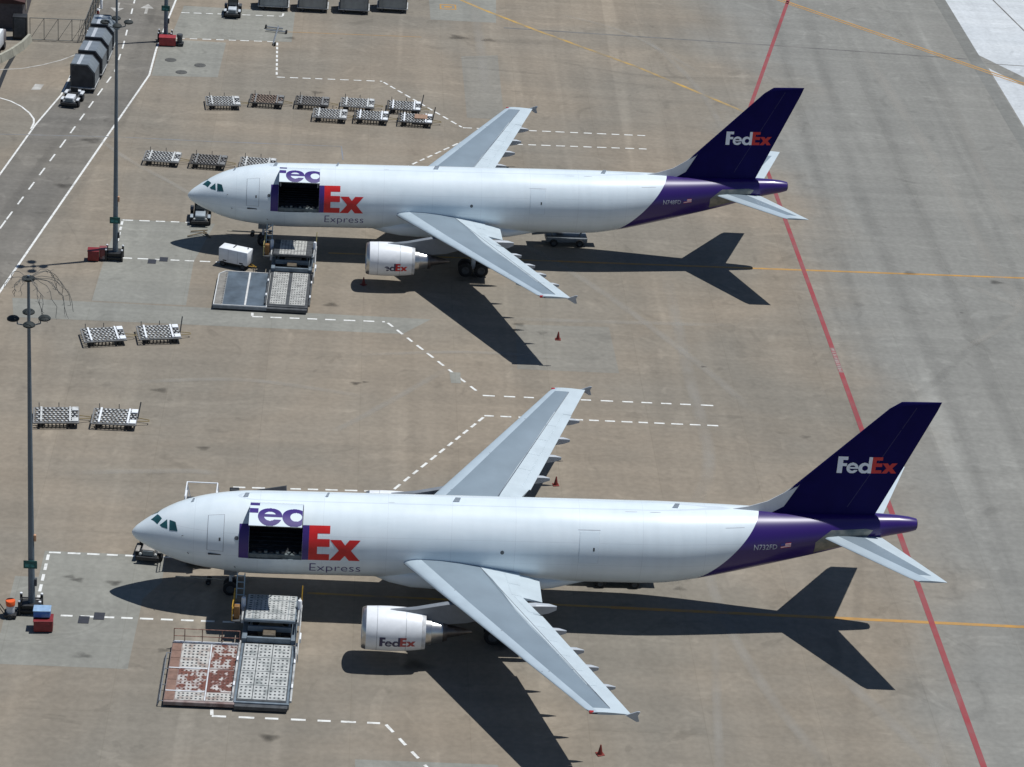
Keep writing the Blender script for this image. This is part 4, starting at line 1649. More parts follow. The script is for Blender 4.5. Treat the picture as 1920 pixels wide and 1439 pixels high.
    b = MB()
    b.bev(-2.40, -2.10, -1.95, -1.5, 1.5, 2.0, WHITEP, .06)
    b.build('operator_seat', t)
    LAD = mat('ladder_teal', (0.34, 0.44, 0.48), .5, var=.1)
    for x in (-2.45, -1.95):
        pipe('ladder_rail', [(x, -.1, 1.5), (x, .55, 3.1)], .04, LAD, t)
    for k in range(4):
        f = .15 + .25 * k
        pipe('ladder_rung', [(-2.45, -.1 + .65 * f, 1.5 + 1.6 * f), (-1.95, -.1 + .65 * f, 1.5 + 1.6 * f)], .035, LAD, t)
    # light rail on the other side and a yellow post
    pipe('hand_rail', [(2.02, -6.2, .55), (2.02, -6.2, 1.15), (2.02, -2.2, 1.9), (2.02, -1.2, 1.9)], .035, GALV, t)
    pipe('guide_post', [(1.95, -.75, 1.6), (1.98, -.35, 2.9)], .04, ry, t)
    b = MB()
    b.bev(1.98, 2.14, -4.4, -3.6, .9, 1.25, WHITEP, .04)
    b.build('side_box', t)
    return t


build_loader('cargo loader with worn white perforated decks and orange console, beside the near airplane', (9.75, -3.2, 0), -1.2, 0)
_c, _s = math.cos(R(RZ_FAR)), math.sin(R(RZ_FAR))
far = lambda x, y: (P_FAR[0] + x * _c - y * _s, P_FAR[1] + x * _s + y * _c, 0)
build_loader('cargo loader with pale tiled deck and dark centre strip, beside the far airplane', far(9.52, -3.15), -0.9, 1)


def build_platform_rusty(loc, rz):
    t = thing('cargo_platform', 'rusty white and red low cargo platform with railing, left of the near loader', 'platform', loc, rz)
    b = MB()
    b.bev(-2.25, 2.25, -3.6, 3.6, .16, .44, mat('platform_edge', (0.36, 0.30, 0.28), .7, col2=(.16, .10, .09), thr=.5, scale=1.5, soft=.2), .04)
    fr = b.build('frame', t)
    b = MB()
    b.box(-2.1, 2.1, -3.45, 3.45, .05, .16, BLACK)
    b.build('underframe', t)
    slotm = mat('slot_dark', (0.055, 0.06, 0.065), 0.7)
    rsl = mat('slot_rust', (0.09, 0.035, 0.025), .8, var=.3)
    light = mat('panel_scuffed', (0.46, 0.45, 0.42), .7, col2=(.25, .19, .16), thr=.58, scale=1.8, soft=.12)
    for x0, x1, y0, y1, mm in ((-1.55, .28, .42, 3.35, light), (.42, 2.15, .42, 3.35, RUSTD), (-1.55, .28, -2.3, .28, RUSTD), (.42, 2.15, -2.3, .28, mat('rusty_deck_heavy', (0.50, 0.47, 0.45), .7, col2=(.13, .045, .033), thr=.46, scale=1.7, soft=.05)),
                               (-1.55, .28, -3.4, -2.42, light), (.42, 2.15, -3.4, -2.42, light)):
        b = MB()
        b.bev(x0, x1, y0, y1, .43, .475, mm, .01)
        p = b.build('deck_panel', fr)
        b = MB()
        slots(b, x0 + .08, x1 - .08, y0 + .05, y1 - .05, .471, 6, max(3, round((y1 - y0) / .36)), slotm if mm is light else rsl, .46, .42)
        stuff(b.build('roller_slots', p))
    for x0, x1, y0, y1 in ((.31, .39, -3.4, 3.35), ):
        b = MB()
        b.bev(x0, x1, y0, y1, .43, .50, WPANEL, .01)
        b.build('divider', fr)
    for k, y0 in enumerate((-3.4, -2.3, -1.0, .3, 1.6, 2.5)):
        b = MB()
        b.bev(-2.2, -1.6, y0, (-2.34, -1.04, .26, 1.56, 2.46, 3.35)[k], .43, .47, RUSTW, .01)
        w = b.build('walkway_panel', fr)
    for y in (.35, -2.36):
        b = MB()
        b.bev(-2.2, .28, y - .05, y + .05, .48, .50, WPANEL, .005)
        b.build('cross_strip', fr)
    # railing along the far edge
    for x in (-2.15, -1.45, -.3, 1.0, 2.15):
        pipe('rail_post', [(x, 3.5, .44), (x, 3.5, 1.5)], .03, RUST, t)
    for z in (.95, 1.5):
        pipe('hand_rail', [(-2.15, 3.5, z), (2.15, 3.5, z)], .028, RUST, t)
    b = MB()
    b.bev(-2.2, 2.2, 3.40, 3.56, .44, .56, WPANEL, .02)
    b.build('kick_board', t)
    # folded side rail low on the left
    for z, x in ((.1, -2.62), (.42, -2.5)):
        pipe('side_rail', [(x, -3.5, z), (x, 2.2, z)], .035, STEEL, t)
    for y in (-3.5, -1.6, .3, 2.2):
        pipe('rail_post', [(-2.62, y, .06), (-2.5, y, .42), (-2.26, y, .42)], .03, STEEL, t)
    for sx in (-1, 1):
        for y in (-2.6, 2.6):
            b = MB()
            wheel(b, (sx * 1.7, y, .14), .14, .2)
            b.build('wheel', t, True, 40)
    return t


build_platform_rusty((5.6, -10.9, 0), -0.4)


def build_platform_grey(loc, rz):
    t = thing('cargo_platform', 'low cargo platform with two blue-grey deck panels and white borders, left of the far loader', 'platform', loc, rz)
    b = MB()
    b.prism([(-2.28, -3.6), (2.28, -3.6), (2.28, 3.6), (-1.75, 3.6), (-2.28, 2.9)], 'z', .16, .44, mat('frame_grey', (0.20, 0.22, 0.24), .6, var=.2))
    fr = b.build('frame', t)
    b = MB()
    b.box(-2.15, 2.15, -3.5, 3.4, .05, .16, BLACK)
    b.build('underframe', t)
    wm = mat('border_white', (0.62, 0.62, 0.60), .5, var=.12)
    for x0, x1 in ((-1.45, .32), (.52, 2.16)):
        b = MB()
        b.bev(x0, x1, -3.4, 3.42, .435, .465, BLUEDECK, .008)
        b.build('deck_panel', fr)
    b = MB()
    b.prism([(-2.16, -3.4), (-1.5, -3.4), (-1.5, 3.4), (-1.72, 3.4), (-2.16, 2.8)], 'z', .441, .462, mat('walkway_tan', (0.21, 0.20, 0.18), .8, var=.25, scale=2))
    b.build('walkway_panel', fr)
    b = MB()
    for k in range(18):
        y = -3.1 + k * .36
        b.box(-1.62, -1.52, y, y + .12, .463, .475, DARKG)
    stuff(b.build('tread_marks', fr))
    for p, q, w in (((-2.22, -3.5), (-2.22, 2.85), .07), ((-1.73, 3.52), (2.2, 3.52), .07), ((-2.22, 2.9), (-1.73, 3.5), .07), ((2.22, -3.5), (2.22, 3.45), .07), ((.42, -3.4), (.42, 3.42), .14), ((-2.2, -3.52), (2.2, -3.52), .07)):
        b = MB()
        p, q = Vector((*p, 0)), Vector((*q, 0))
        d = (q - p).normalized()
        n = Vector((-d.y, d.x, 0)) * w / 2
        vs = [p - n, q - n, q + n, p + n]
        b.add([(v.x, v.y, .43) for v in vs] + [(v.x, v.y, .50) for v in vs], [(0, 1, 2, 3), (4, 5, 6, 7), (0, 1, 5, 4), (1, 2, 6, 5), (2, 3, 7, 6), (3, 0, 4, 7)], wm)
        b.build('border_strip', fr)
    for sx in (-1, 1):
        for y in (-2.6, 2.6):
            b = MB()
            wheel(b, (sx * 1.7, y, .14), .14, .2)
            b.build('wheel', t, True, 40)
    return t


build_platform_grey(far(5.25, -10.85), -0.9)


# ------------------------------------------------------------------ ground power unit
def build_gpu():
    t = thing('power_unit', 'white box-shaped ground power unit on wheels in the far airplane shadow edge', 'power unit', (3.97, 55.6, 0), -21.5)
    b = MB()
    b.bev(-1.38, 1.38, -.62, .62, .42, 1.72, WHITEP, .09)
    body = b.build('cabinet', t, True, 40)
    for x, y0 in ((-.95, -.628), (.62, -.628)):
        b = MB()
        b.bev(x, x + .34, y0 - .01, y0 + .02, .55, .66, BLACK, .01)
        b.build('vent', body)
    for x in (-.45, .45):
        b = MB()
        b.box(x - .008, x + .008, -.627, -.618, .5, 1.62, STEEL)
        b.build('door_seam', body)
    b = MB()
    b.bev(-.25, -.12, -.1, .58, 1.71, 1.75, DARKG, .01)
    b.build('roof_seam', body)
    b = MB()
    b.lathe([(1.70, .06), (1.86, .06), (1.86, .01)], STEEL, (1.05, .25, 0), 'z', 10)
    b.build('exhaust_stack', body)
    b = MB()
    b.bev(-1.3, 1.3, -.5, .5, .28, .40, BLACK, .03)
    b.build('chassis', t)
    for x in (-.95, .95):
        for y in (-.55, .55):
            b = MB()
            wheel(b, (x, y, .27), .27, .18)
            b.build('wheel', t, True, 40)
    pipe('tow_bar', [(1.35, .25, .35), (2.0, 0, .30), (1.35, -.25, .35)], .035, YEL, t)
    return t


build_gpu()


# ------------------------------------------------------------------ tow tractors
def build_tractor(label, loc, rz, body_m=WPANEL, roof=True, group='tow tractors on the apron', bonnet=True):
    t = thing('tow_tractor', label, 'tractor', loc, rz, group)
    b = MB()
    b.bev(-1.45, 1.45, -.62, .62, .32, .62, DARKG, .05)
    b.build('chassis', t)
    b = MB()
    b.bev(.15, 1.42, -.46, .46, .6, 1.08, body_m, .1)
    bn = b.build('bonnet', t, True, 40)
    b = MB()
    b.bev(1.40, 1.47, -.36, .36, .62, .98, mat('grille_grey', (0.16, 0.19, 0.21), .5, .3, var=.2), .02)
    b.build('grille', bn)
    for s in (-1, 1):
        b = MB()
        b.lathe([(1.40, .10), (1.49, .09), (1.49, .01)], mat('lamp_lens', (0.7, 0.7, 0.66), .2), (0, s * .52, .72), 'x', 10)
        b.build('headlight', t)
        b = MB()
        b.bev(-1.42, -.45, s * .80 - .16, s * .80 + .16, .74, .92, body_m if not roof else DARKG, .06)
        b.build('rear_fender', t, True, 40)
        b = MB()
        b.bev(.45, 1.25, s * .78 - .14, s * .78 + .14, .72, .84, body_m, .05)
        b.build('front_fender', t, True, 40)
        for x, r in ((-.95, .42), (.85, .36)):
            b = MB()
            wheel(b, (x, s * .80, r), r, .28)
            b.build('wheel', t, True, 40)
    b = MB()
    b.bev(1.46, 1.62, -.80, .80, .30, .58, BLACK, .04)
    b.build('front_bumper', t)
    b = MB()
    b.bev(-.85, -.40, -.40, .40, .62, .92, BLACK, .06)
    b.bev(-.95, -.80, -.40, .40, .80, 1.40, BLACK, .05)
    b.build('seat', t)
    b = MB()
    b.tube((.12, -.22, .95), (-.1, -.22, 1.18), .025, BLACK)
    b.lathe([(-.02, .19), (.02, .19), (.02, .16), (-.02, .16), (-.02, .19)], BLACK, (-.12, -.22, 1.2), 'x', 14)
    b.build('steering_wheel', t)
    b = MB()
    b.bev(-1.5, -1.02, -.6, .6, .6, .98, body_m, .07)
    b.build('rear_deck', t, True, 40)
    if roof:
        for x in (-1.0, .12):
            for s in (-1, 1):
                pipe('roof_post', [(x, s * .52, .7), (x, s * .52, 1.95)], .035, BLACK, t)
        b = MB()
        b.bev(-1.15, .28, -.62, .62, 1.95, 2.03, WHITEP, .03)
        b.build('roof', t)
        b = MB()
        b.bev(.13, .15, -.5, .5, 1.1, 1.9, DGLASS, .005)
        b.build('windscreen', t)
    pipe('tow_hitch', [(-1.5, 0, .4), (-1.75, 0, .4), (-1.75, 0, .52)], .05, STEEL, t)
    return t


GREYB = mat('tractor_grey', (0.30, 0.34, 0.37), .45, var=.12)
build_tractor('grey canopied tow tractor parked under the nose of the far airplane', (.25, 65.4, 0), -88, GREYB)
build_tractor('canopied tow tractor parked under the nose of the near airplane', (.95, 4.9, 0), -95, mat('tractor_tan', (0.30, 0.28, 0.25), .5, var=.15))
build_tractor('pale tow tractor parked at the top edge beside the grey containers', (-.25, 124.8, 0), -90, mat('tractor_pale', (0.50, 0.54, 0.57), .45, var=.1))
build_tractor('white tow tractor pulling the container train along the service road', (-14.5, 94.0, 0), -97, WPANEL, False)

for lab, x, y, rz in (('thin tow bar lying before the nose wheel of the far airplane', 4.6, 62.6, 178), ('thin tow bar lying before the nose wheel of the near airplane', 4.7, 1.2, 176)):
    t = thing('tow_bar', lab, 'tow bar', (x, y, 0), rz, 'tow bars at the nose wheels')
    pipe('shaft', [(-1.9, 0, .35), (1.8, 0, .30)], .06, mat('towbar_yellow', (.36, .33, .26), .6, var=.2), t)
    pipe('head', [(-1.9, -.25, .4), (-2.3, -.25, .4), (-1.9, 0, .35), (-2.3, .25, .4), (-1.9, .25, .4)], .05, DARKG, t)
    for s in (-1, 1):
        b = MB()
        wheel(b, (-.5, s * .28, .2), .2, .12)
        b.build('wheel', t, True, 40)
t = thing('tow_bar', 'folded tow bar with small wheels lying beside the dashed corner near the top', 'tow bar', (4.9, 119.3, 0), 80)
for a, c in (((-4.2, -.5, .2), (1.6, .2, .25)), ((.2, -.9, .2), (.2, 1.3, .2)), ((1.2, -.4, .2), (1.2, 1.4, .2))):
    pipe('bar', [a, c], .09, STEEL, t)
for x, y in ((.2, -1.0), (1.2, 1.5), (-4.2, -.7)):
    b = MB()
    wheel(b, (x, y, .22), .22, .16)
    b.build('wheel', t, True, 40)
t = thing('tow_bar', 'brown folding tow bar on the ground by the far airplane nose tractor', 'tow bar', (.35, 62.2, 0), 10)
for a, c in (((-.7, .5, .1), (.8, .45, .2)), ((-1.1, -.6, .1), (.3, -.1, .2)), ((.4, .4, .2), (.9, -.9, .1)), ((.3, -.1, .2), (.9, -.9, .1))):
    pipe('bar', [a, c], .06, mat('bar_brown', (.16, .12, .07), .7, var=.2), t)


# ------------------------------------------------------------------ pallet dollies
def build_dolly(frame_m, roll_m, bar_m):
    t = thing('pallet_dolly', '-', 'dolly', (0, 0, 0), 0, 'flat roller pallet dollies on the apron')
    L, Wd = 1.68, 1.28
    for s in (-1, 1):
        b = MB()
        b.bev(-L, L, s * Wd - .05, s * Wd + .05, .44, .54, frame_m, .02)
        b.build('side_rail', t)
        b = MB()
        b.box(-L + .2, L - .2, s * Wd - .04, s * Wd + .04, .12, .18, BLACK)
        for k in range(9):
            x = -1.15 + k * 2.3 / 8
            b.box(x - .05, x + .05, s * Wd - .035, s * Wd + .035, .19, .43, BLACK)
        b.build('side_skirt', t)
        b = MB()
        b.bev(s * L - .06, s * L + .06, -Wd, Wd, .42, .53, frame_m, .02)
        b.build('end_rail', t)
    for k in range(7):
        b = MB()
        y = -1.05 + k * .35
        b.box(-L + .1, L - .1, y - .055, y + .055, .44, .50, frame_m)
        b.build('deck_slat', t)
    b = MB()
    for k in range(7):
        y = -1.05 + k * .35
        for j in range(10):
            x = -1.42 + j * 2.84 / 9 + (.12 if k % 2 else 0)
            b.lathe([(.50, .10), (.585, .10), (.60, .07), (.60, .005)], roll_m, (x, y, 0), 'z', 8)
    stuff(b.build('rollers', t))
    for x in (-1.12, 1.05):
        b = MB()
        b.bev(x - .075, x + .075, -1.22, 1.22, .50, .66, bar_m, .02)
        b.build('cross_bar', t)
    for y in (-.9, .9):
        b = MB()
        b.bev(1.20, 1.68, y - .30, y + .30, .54, .64, bar_m, .02)
        b.build('end_plate', t)
    b = MB()
    b.bev(1.25, 1.6, -.35, .35, .5, .58, BLACK, .02)
    b.build('turntable_well', t)
    for x in (-1.15, 1.15):
        b = MB()
        b.tube((x, -1.0, .25), (x, 1.0, .25), .05, STEEL)
        ax = b.build('axle', t)
        for y in (-1.02, 1.02):
            w = MB()
            wheel(w, (x, y, .25), .25, .2)
            w.build('wheel', ax, True, 40)
    pipe('tow_bar', [(1.68, .3, .35), (2.6, .12, .3), (2.6, -.12, .3), (1.68, -.3, .35)], .035, mat('towbar_ochre', (.25, .19, .08), .6, var=.2), t)
    for x, y in ((-1.3, Wd), (.2, Wd)):
        pipe('stake', [(x, y, .5), (x, y, .95)], .03, DARKG, t)
    return t


DW = mat('dolly_white', (0.56, 0.57, 0.56), .6, col2=(.30, .29, .27), thr=.60, scale=2, soft=.12)
DD = mat('dolly_dark', (0.05, 0.048, 0.045), .7, var=.3, scale=3)
DG = mat('dolly_grey', (0.19, 0.19, 0.185), .6, var=.25, scale=3)
RW = mat('roller_white', (0.58, 0.59, 0.58), .5, col2=(.26, .26, .25), thr=.53, scale=3, soft=.1)
RD = mat('roller_dull', (0.22, 0.21, 0.20), .6, var=.3, scale=5)
BRN = mat('dolly_rusty', (0.20, 0.13, 0.10), .7, col2=(.34, .26, .2), thr=.5, scale=2, soft=.15)
PROTO = {'w': build_dolly(DG, RW, WHITEP), 'd': build_dolly(DD, RD, DG), 'm': build_dolly(DD, RW, WHITEP), 'g': build_dolly(DG, GALV, DW), 'r': build_dolly(DD, BRN, DG)}
_used = set()
DOLLIES = (
    ('w', -5.85, 39.2, 14, 'left dolly of the coupled pair between the two airplanes, nearer the far stand'),
    ('w', -1.45, 40.15, 11, 'right dolly of the coupled pair between the two airplanes, its draw handle raised'),
    ('g', -7.95, 24.4, 6, 'left dolly of the coupled pair behind the near light mast'),
    ('w', -3.5, 24.6, 0, 'right dolly of the pair behind the near light mast, its draw handle raised'),
    ('g', -4.35, 79.4, -3, 'leftmost dolly of three just beyond the far airplane nose'),
    ('d', .05, 79.2, -3, 'dark middle dolly of three just beyond the far airplane nose'),
    ('g', 4.75, 79.1, -2, 'rightmost of three dollies, half hidden by the far airplane nose'),
    ('g', .44, 95.6, 7, 'pale dolly standing askew at the left end of the upper row'),
    ('r', 4.8, 96.8, -2, 'brownish second dolly from the left in the upper row'),
    ('d', 9.4, 97.0, -2, 'dark third dolly from the left in the upper row'),
    ('g', 14.0, 97.2, -2, 'fourth dolly from the left in the upper row, white end plates'),
    ('m', 18.75, 97.1, -2, 'rightmost dolly of the upper row, its draw handle raised'),
    ('g', 11.3, 93.6, -2, 'leftmost dolly of the short row in front of the upper row'),
    ('m', 15.45, 93.7, -2, 'middle dolly of the short row in front of the upper row'),
    ('m', 19.9, 93.6, -2, 'rightmost dolly of the short row, brown board on its deck and handle raised'),
)
for k, x, y, rz, lab in DOLLIES:
    o = PROTO[k] if k not in _used else copy_tree(PROTO[k])
    _used.add(k)
    o.location = (x, y, 0)
    o.rotation_euler = (0, 0, R(rz))
    o['label'] = lab
    if 'raised' in lab:
        pipe('draw_handle', [(1.74, -.1, .45), (1.95, .25, 1.75)], .05, DARKG, o)
    if 'board' in lab:
        b = MB()
        b.bev(-.1, 1.2, -.4, .8, .61, .70, mat('board_brown', (.30, .19, .13), .8, var=.2), .02)
        b.build('board', o)


# ------------------------------------------------------------------ containers on dollies
def build_container(long_dark):
    t = thing('container_dolly', '-', 'container', (0, 0, 0), 0)
    prof = [(-1.2, .58), (1.2, .58), (1.2, 2.12), (.52, 2.95), (-1.2, 2.95)]
    b = MB()
    b.prism(prof, 'x', -1.6, 1.6, CONT)
    c = b.build('container', t)
    b = MB()
    b.prism([(-1.14, .64), (1.14, .64), (1.14, 2.08), (.48, 2.87), (-1.14, 2.87)], 'x', 1.602, 1.63, CONTF)
    b.build('front_panel', c)
    b = MB()
    b.prism([(-1.14, .64), (1.14, .64), (1.14, 2.08), (.48, 2.87), (-1.14, 2.87)], 'x', -1.63, -1.602, CONTF)
    b.build('rear_panel', c)
    for x in (-1.57, 1.57):
        b = MB()
        for p, q in zip(prof, prof[1:] + prof[:1]):
            b.tube((x, p[0], p[1]), (x, q[0], q[1]), .055, mat('container_rim', (.06, .07, .08), .5, .3), n=6)
        b.build('rim', c)
    for k in range(4):
        x = -1.15 + k * .77
        b = MB()
        b.box(x - .02, x + .02, 1.201, 1.225, .66, 2.1, CONT)
        b.build('side_rib', c)
        b = MB()
        b.box(x - .02, x + .02, -1.225, -1.201, .66, 2.85, CONT)
        b.build('side_rib', c)
    b = MB()
    b.box(-1.5, 1.5, -.62, -.28, 2.951, 2.963, mat('roof_bright', (.62, .64, .65), .3, .3))
    b.build('roof_strip', c)
    b = MB()
    b.bev(-1.75, 1.75, -1.25, 1.25, .42, .56, GALV if not long_dark else BLUEG, .03)
    b.build('dolly_deck', t)
    for x in (-1.15, 1.15):
        for y in (-1.0, 1.0):
            b = MB()
            wheel(b, (x, y, .25), .25, .2)
            b.build('wheel', t, True, 40)
    pipe('tow_bar', [(1.75, .25, .35), (2.6, 0, .33), (1.75, -.25, .35)], .04, DARKG, t)
    return t


c0 = build_container(False)
for i, (x, y, rz, lab) in enumerate(((-13.75, 98.85, -93, 'first grey container of the train, directly behind the white tractor'),
                                     (-13.42, 103.2, -93.5, 'second grey container of the train on the service road'),
                                     (-13.25, 107.5, -92, 'third grey container of the train, left of the tall mast lamps'),
                                     (-13.15, 111.8, -91, 'last grey container of the train, partly behind the mast lamps'))):
    o = c0 if i == 0 else copy_tree(c0)
    o.location = (x, y, 0)
    o.rotation_euler = (0, 0, R(rz))
    o['label'] = lab
    o['group'] = 'containers in the road train'
for i, (x, y, rz, lab) in enumerate(((4.15, 128.2, 181, 'leftmost grey container of four along the top edge'), (8.55, 128.4, 180, 'second grey container from the left along the top edge'),
                                     (13.15, 128.6, 180, 'third container from the left along the top edge, pale front sill'), (17.5, 129.9, 179, 'rightmost grey container of four along the top edge'))):
    o = copy_tree(c0)
    o.location = (x, y, 0)
    o.rotation_euler = (0, 0, R(rz))
    o['label'] = lab
    o['group'] = 'containers along the top edge'


# ------------------------------------------------------------------ light masts and what stands at their feet
def build_mast(label, x, y, tree):
    t = thing('light_mast', label, 'light mast', (x, y, 0), 0, 'tall floodlight masts along the service road')
    b = MB()
    b.lathe([(0, .27), (.4, .24), (8, .185), (16, .14), (24.6, .085), (24.62, .01)], MAST, axis='z', n=14)
    b.build('pole', t, True, 40)
    b = MB()
    b.lathe([(0, .5), (.12, .5), (.14, .31)], MAST, axis='z', n=14)
    b.build('base_flange', t)
    for k in range(4):
        a = R(8 + 90 * k)
        ca, sa = math.cos(a), math.sin(a)
        pipe('lamp_arm', [(.1 * ca, .1 * sa, 21.1), (.72 * ca, .72 * sa, 21.25), (.74 * ca, .74 * sa, 21.75)], .045, MAST, t)
        b = MB()
        b.lathe([(21.50, .02), (21.51, .30), (21.56, .39), (21.64, .40), (21.74, .30), (21.79, .14), (21.8, .01)], LAMPM, (.98 * ca, .98 * sa, 0), 'z', 16)
        b.build('floodlight', t, True, 50)
    b = MB()
    b.lathe([(21.0, .12), (21.02, .26), (21.16, .26), (21.18, .12)], MAST, axis='z', n=14)
    b.build('lamp_ring', t)
    b = MB()
    b.bev(-.48, .42, -.30, -.25, 3.45, 4.05, GREEN, .02)
    sg = b.build('sign', t)
    b = MB()
    b.box(-.36, .22, -.306, -.302, 3.58, 3.82, GREENL)
    b.build('worn_legend', sg)
    b = MB()
    b.bev(.18, .36, -.12, .12, 2.0, 2.55, DARKG, .03)
    b.build('switch_box', t)
    b = MB()
    b.bev(.16, .34, -.1, .1, 5.4, 5.9, mat('beacon_orange', (.5, .28, .16), .5), .05)
    b.build('beacon', t)
    for sx, sy in ((-.75, .45), (.62, .45), (-.75, -.6), (.62, -.6)):
        b = MB()
        b.lathe([(0, .09), (1.05, .09, WHITEP), (1.14, .09, WHITEP), (1.17, .01)], BLACK, (sx, sy, 0), 'z', 10)
        b.build('guard_post', t)
    b = MB()
    b.bev(-.66, .55, -.5, .38, .02, .72, BLACK, .05)
    b.build('base_box', t)
    for z in (.35, .75):
        b = MB()
        for p, q in (((-.75, -.6), (.62, -.6)), ((.62, -.6), (.62, .45)), ((-.75, .45), (.62, .45)), ((-.75, -.6), (-.75, .45))):
            b.tube((*p, z), (*q, z), .06, BLACK)
        b.build('guard_rail', t)
    if tree:
        # bird-like crown of drooping wires on the mast top
        b = MB()
        b.lathe([(24.3, .12), (24.32, .42), (24.44, .42), (24.46, .12)], LAMPM, axis='z', n=14)
        b.build('wire_hub', t)
        rnd = random.Random(3)
        for k in range(16):
            a = R(rnd.uniform(-75, 70) if k < 11 else rnd.uniform(100, 260))
            L = rnd.uniform(1.7, 2.7) if k < 11 else rnd.uniform(.8, 1.6)
            pts = []
            for i in range(8):
                f = i / 7
                d = L * (1 - (1 - f) ** 1.6) + .3
                z = 24.45 + .55 * math.sin(f * 1.6) * (1 - f) - (1.9 if k < 11 else .5) * f ** 2.4
                wob = .06 * math.sin(i * 2.3 + k)
                pts.append((d * math.cos(a + wob), d * math.sin(a + wob), z))
            b = MB()
            b.path(pts, .016, mat('wire_dark', (.07, .075, .075), .6), 5)
            for i in range(3, 8):
                p = Vector(pts[i])
                q = p + Vector((rnd.uniform(-.22, .22), rnd.uniform(-.22, .22), rnd.uniform(-.25, .05)))
                b.tube(p, q, .011, MATS['wire_dark'], n=4)
            b.build('drooping_wire', t)
    return t


build_mast('tall floodlight mast at left with a crown of drooping wires, beside the near airplane', -6.3, -3.5, True)
build_mast('tall floodlight mast beside the far airplane nose, red bins at its foot', -6.5, 55.8, False)
build_mast('floodlight mast at the top left, red bin and dark drum at its foot', -6.83, 114.6, False)


def bin_box(name, label, x, y, rz, w, d, h, m, cat, z=0.0, lid=None, wheels=True):
    t = thing(name, label, cat, (x, y, z), rz)
    b = MB()
    b.bev(-w / 2, w / 2, -d / 2, d / 2, .08, h, m, .05)
    b.build('body', t, True, 40)
    b = MB()
    b.bev(-w / 2 - .03, w / 2 + .03, -d / 2 - .03, d / 2 + .03, h - .02, h + .06, lid or m, .03)
    b.build('lid', t)
    b = MB()
    b.box(-w / 2 + .08, w / 2 - .08, -d / 2 + .08, d / 2 - .08, 0, .09, BLACK)
    b.build('base', t)
    return t


bin_box('bin', 'dark red bin with blue crate on top at the foot of the near mast', -5.25, -5.75, 4, 1.25, .95, .85, REDBIN, 'bin')
bin_box('crate', 'blue crate lying on the dark red bin by the near mast', -5.35, -5.55, 2, 1.1, .75, .55, BLUEBIN, 'crate', z=.91, lid=mat('pale_blue', (.25, .38, .55), .5, var=.2))
bin_box('bin', 'dark red square bin left of the far mast foot, leftmost', -8.35, 55.35, 2, .95, .9, .95, REDBIN, 'bin')
bin_box('bin', 'smaller red bin with open pale side between bin and far mast foot', -7.55, 55.7, 2, .6, .8, 1.0, mat('bin_red_grey', (.22, .06, .06), .5, col2=(.35, .33, .33), thr=.55, scale=1.2), 'bin')
bin_box('bin', 'wide red bin before the top-left mast foot', -6.55, 113.3, 2, 1.75, 1.0, .95, mat('bin_red', (.30, .03, .035), .5, var=.2), 'bin')
for nm, lab, x, y, top in (('drum', 'orange-topped drum on a black cart beside the near mast', -7.6, -4.3, ORANGE), ('drum', 'dark drum right of the wide red bin at the top-left mast', -5.25, 113.4, DARKG)):
    t = thing(nm, lab, 'drum', (x, y, 0), 0)
    b = MB()
    b.lathe([(.35, .02), (.35, .27), (.62, .28), (.9, .27), (.92, .24)], WPANEL if top is ORANGE else DARKG, axis='z', n=16)
    b.build('barrel', t, True, 40)
    b = MB()
    b.lathe([(.90, .30), (1.22, .33), (1.27, .30), (1.27, .01)], top, axis='z', n=16)
    b.build('cap', t, True, 40)
    b = MB()
    b.bev(-.42, .42, -.42, .42, .12, .36, BLACK, .05)
    b.build('cart', t)
    for sx in (-1, 1):
        b = MB()
        wheel(b, (0, sx * .42, .2), .2, .1)
        b.build('wheel', t, True, 40)
    pipe('cart_handle', [(-.4, -.2, .3), (-.75, -.2, .85), (-.75, .2, .85), (-.4, .2, .3)], .03, BLACK, t)

# ------------------------------------------------------------------ traffic cones
for x, y, lab in ((31.67, 43.6, 'dark red traffic cone beyond the far airplane left wing tip'), (30.1, 17.7, 'red traffic cone behind the near airplane far wing'),
                  (31.0, -17.9, 'dark red traffic cone at the bottom below the near wing tip'), (15.2, 52.9, 'red traffic cone in the far engine shadow')):
    t = thing('traffic_cone', lab, 'cone', (x, y, 0), random.uniform(0, 90), 'traffic cones round the airplanes')
    b = MB()
    b.bev(-.24, .24, -.24, .24, 0, .05, CONE, .02)
    b.build('base', t)
    b = MB()
    b.lathe([(.04, .17), (.10, .155), (.70, .045), (.72, .035), (.72, .005)], CONE, axis='z', n=16)
    b.build('cone_body', t, True, 50)


# ------------------------------------------------------------------ boarding stairs behind the near nose
t = thing('boarding_stairs', 'white railed boarding stairs on the far side of the near airplane nose', 'stairs', (4.4, 3.0, 0), 90)
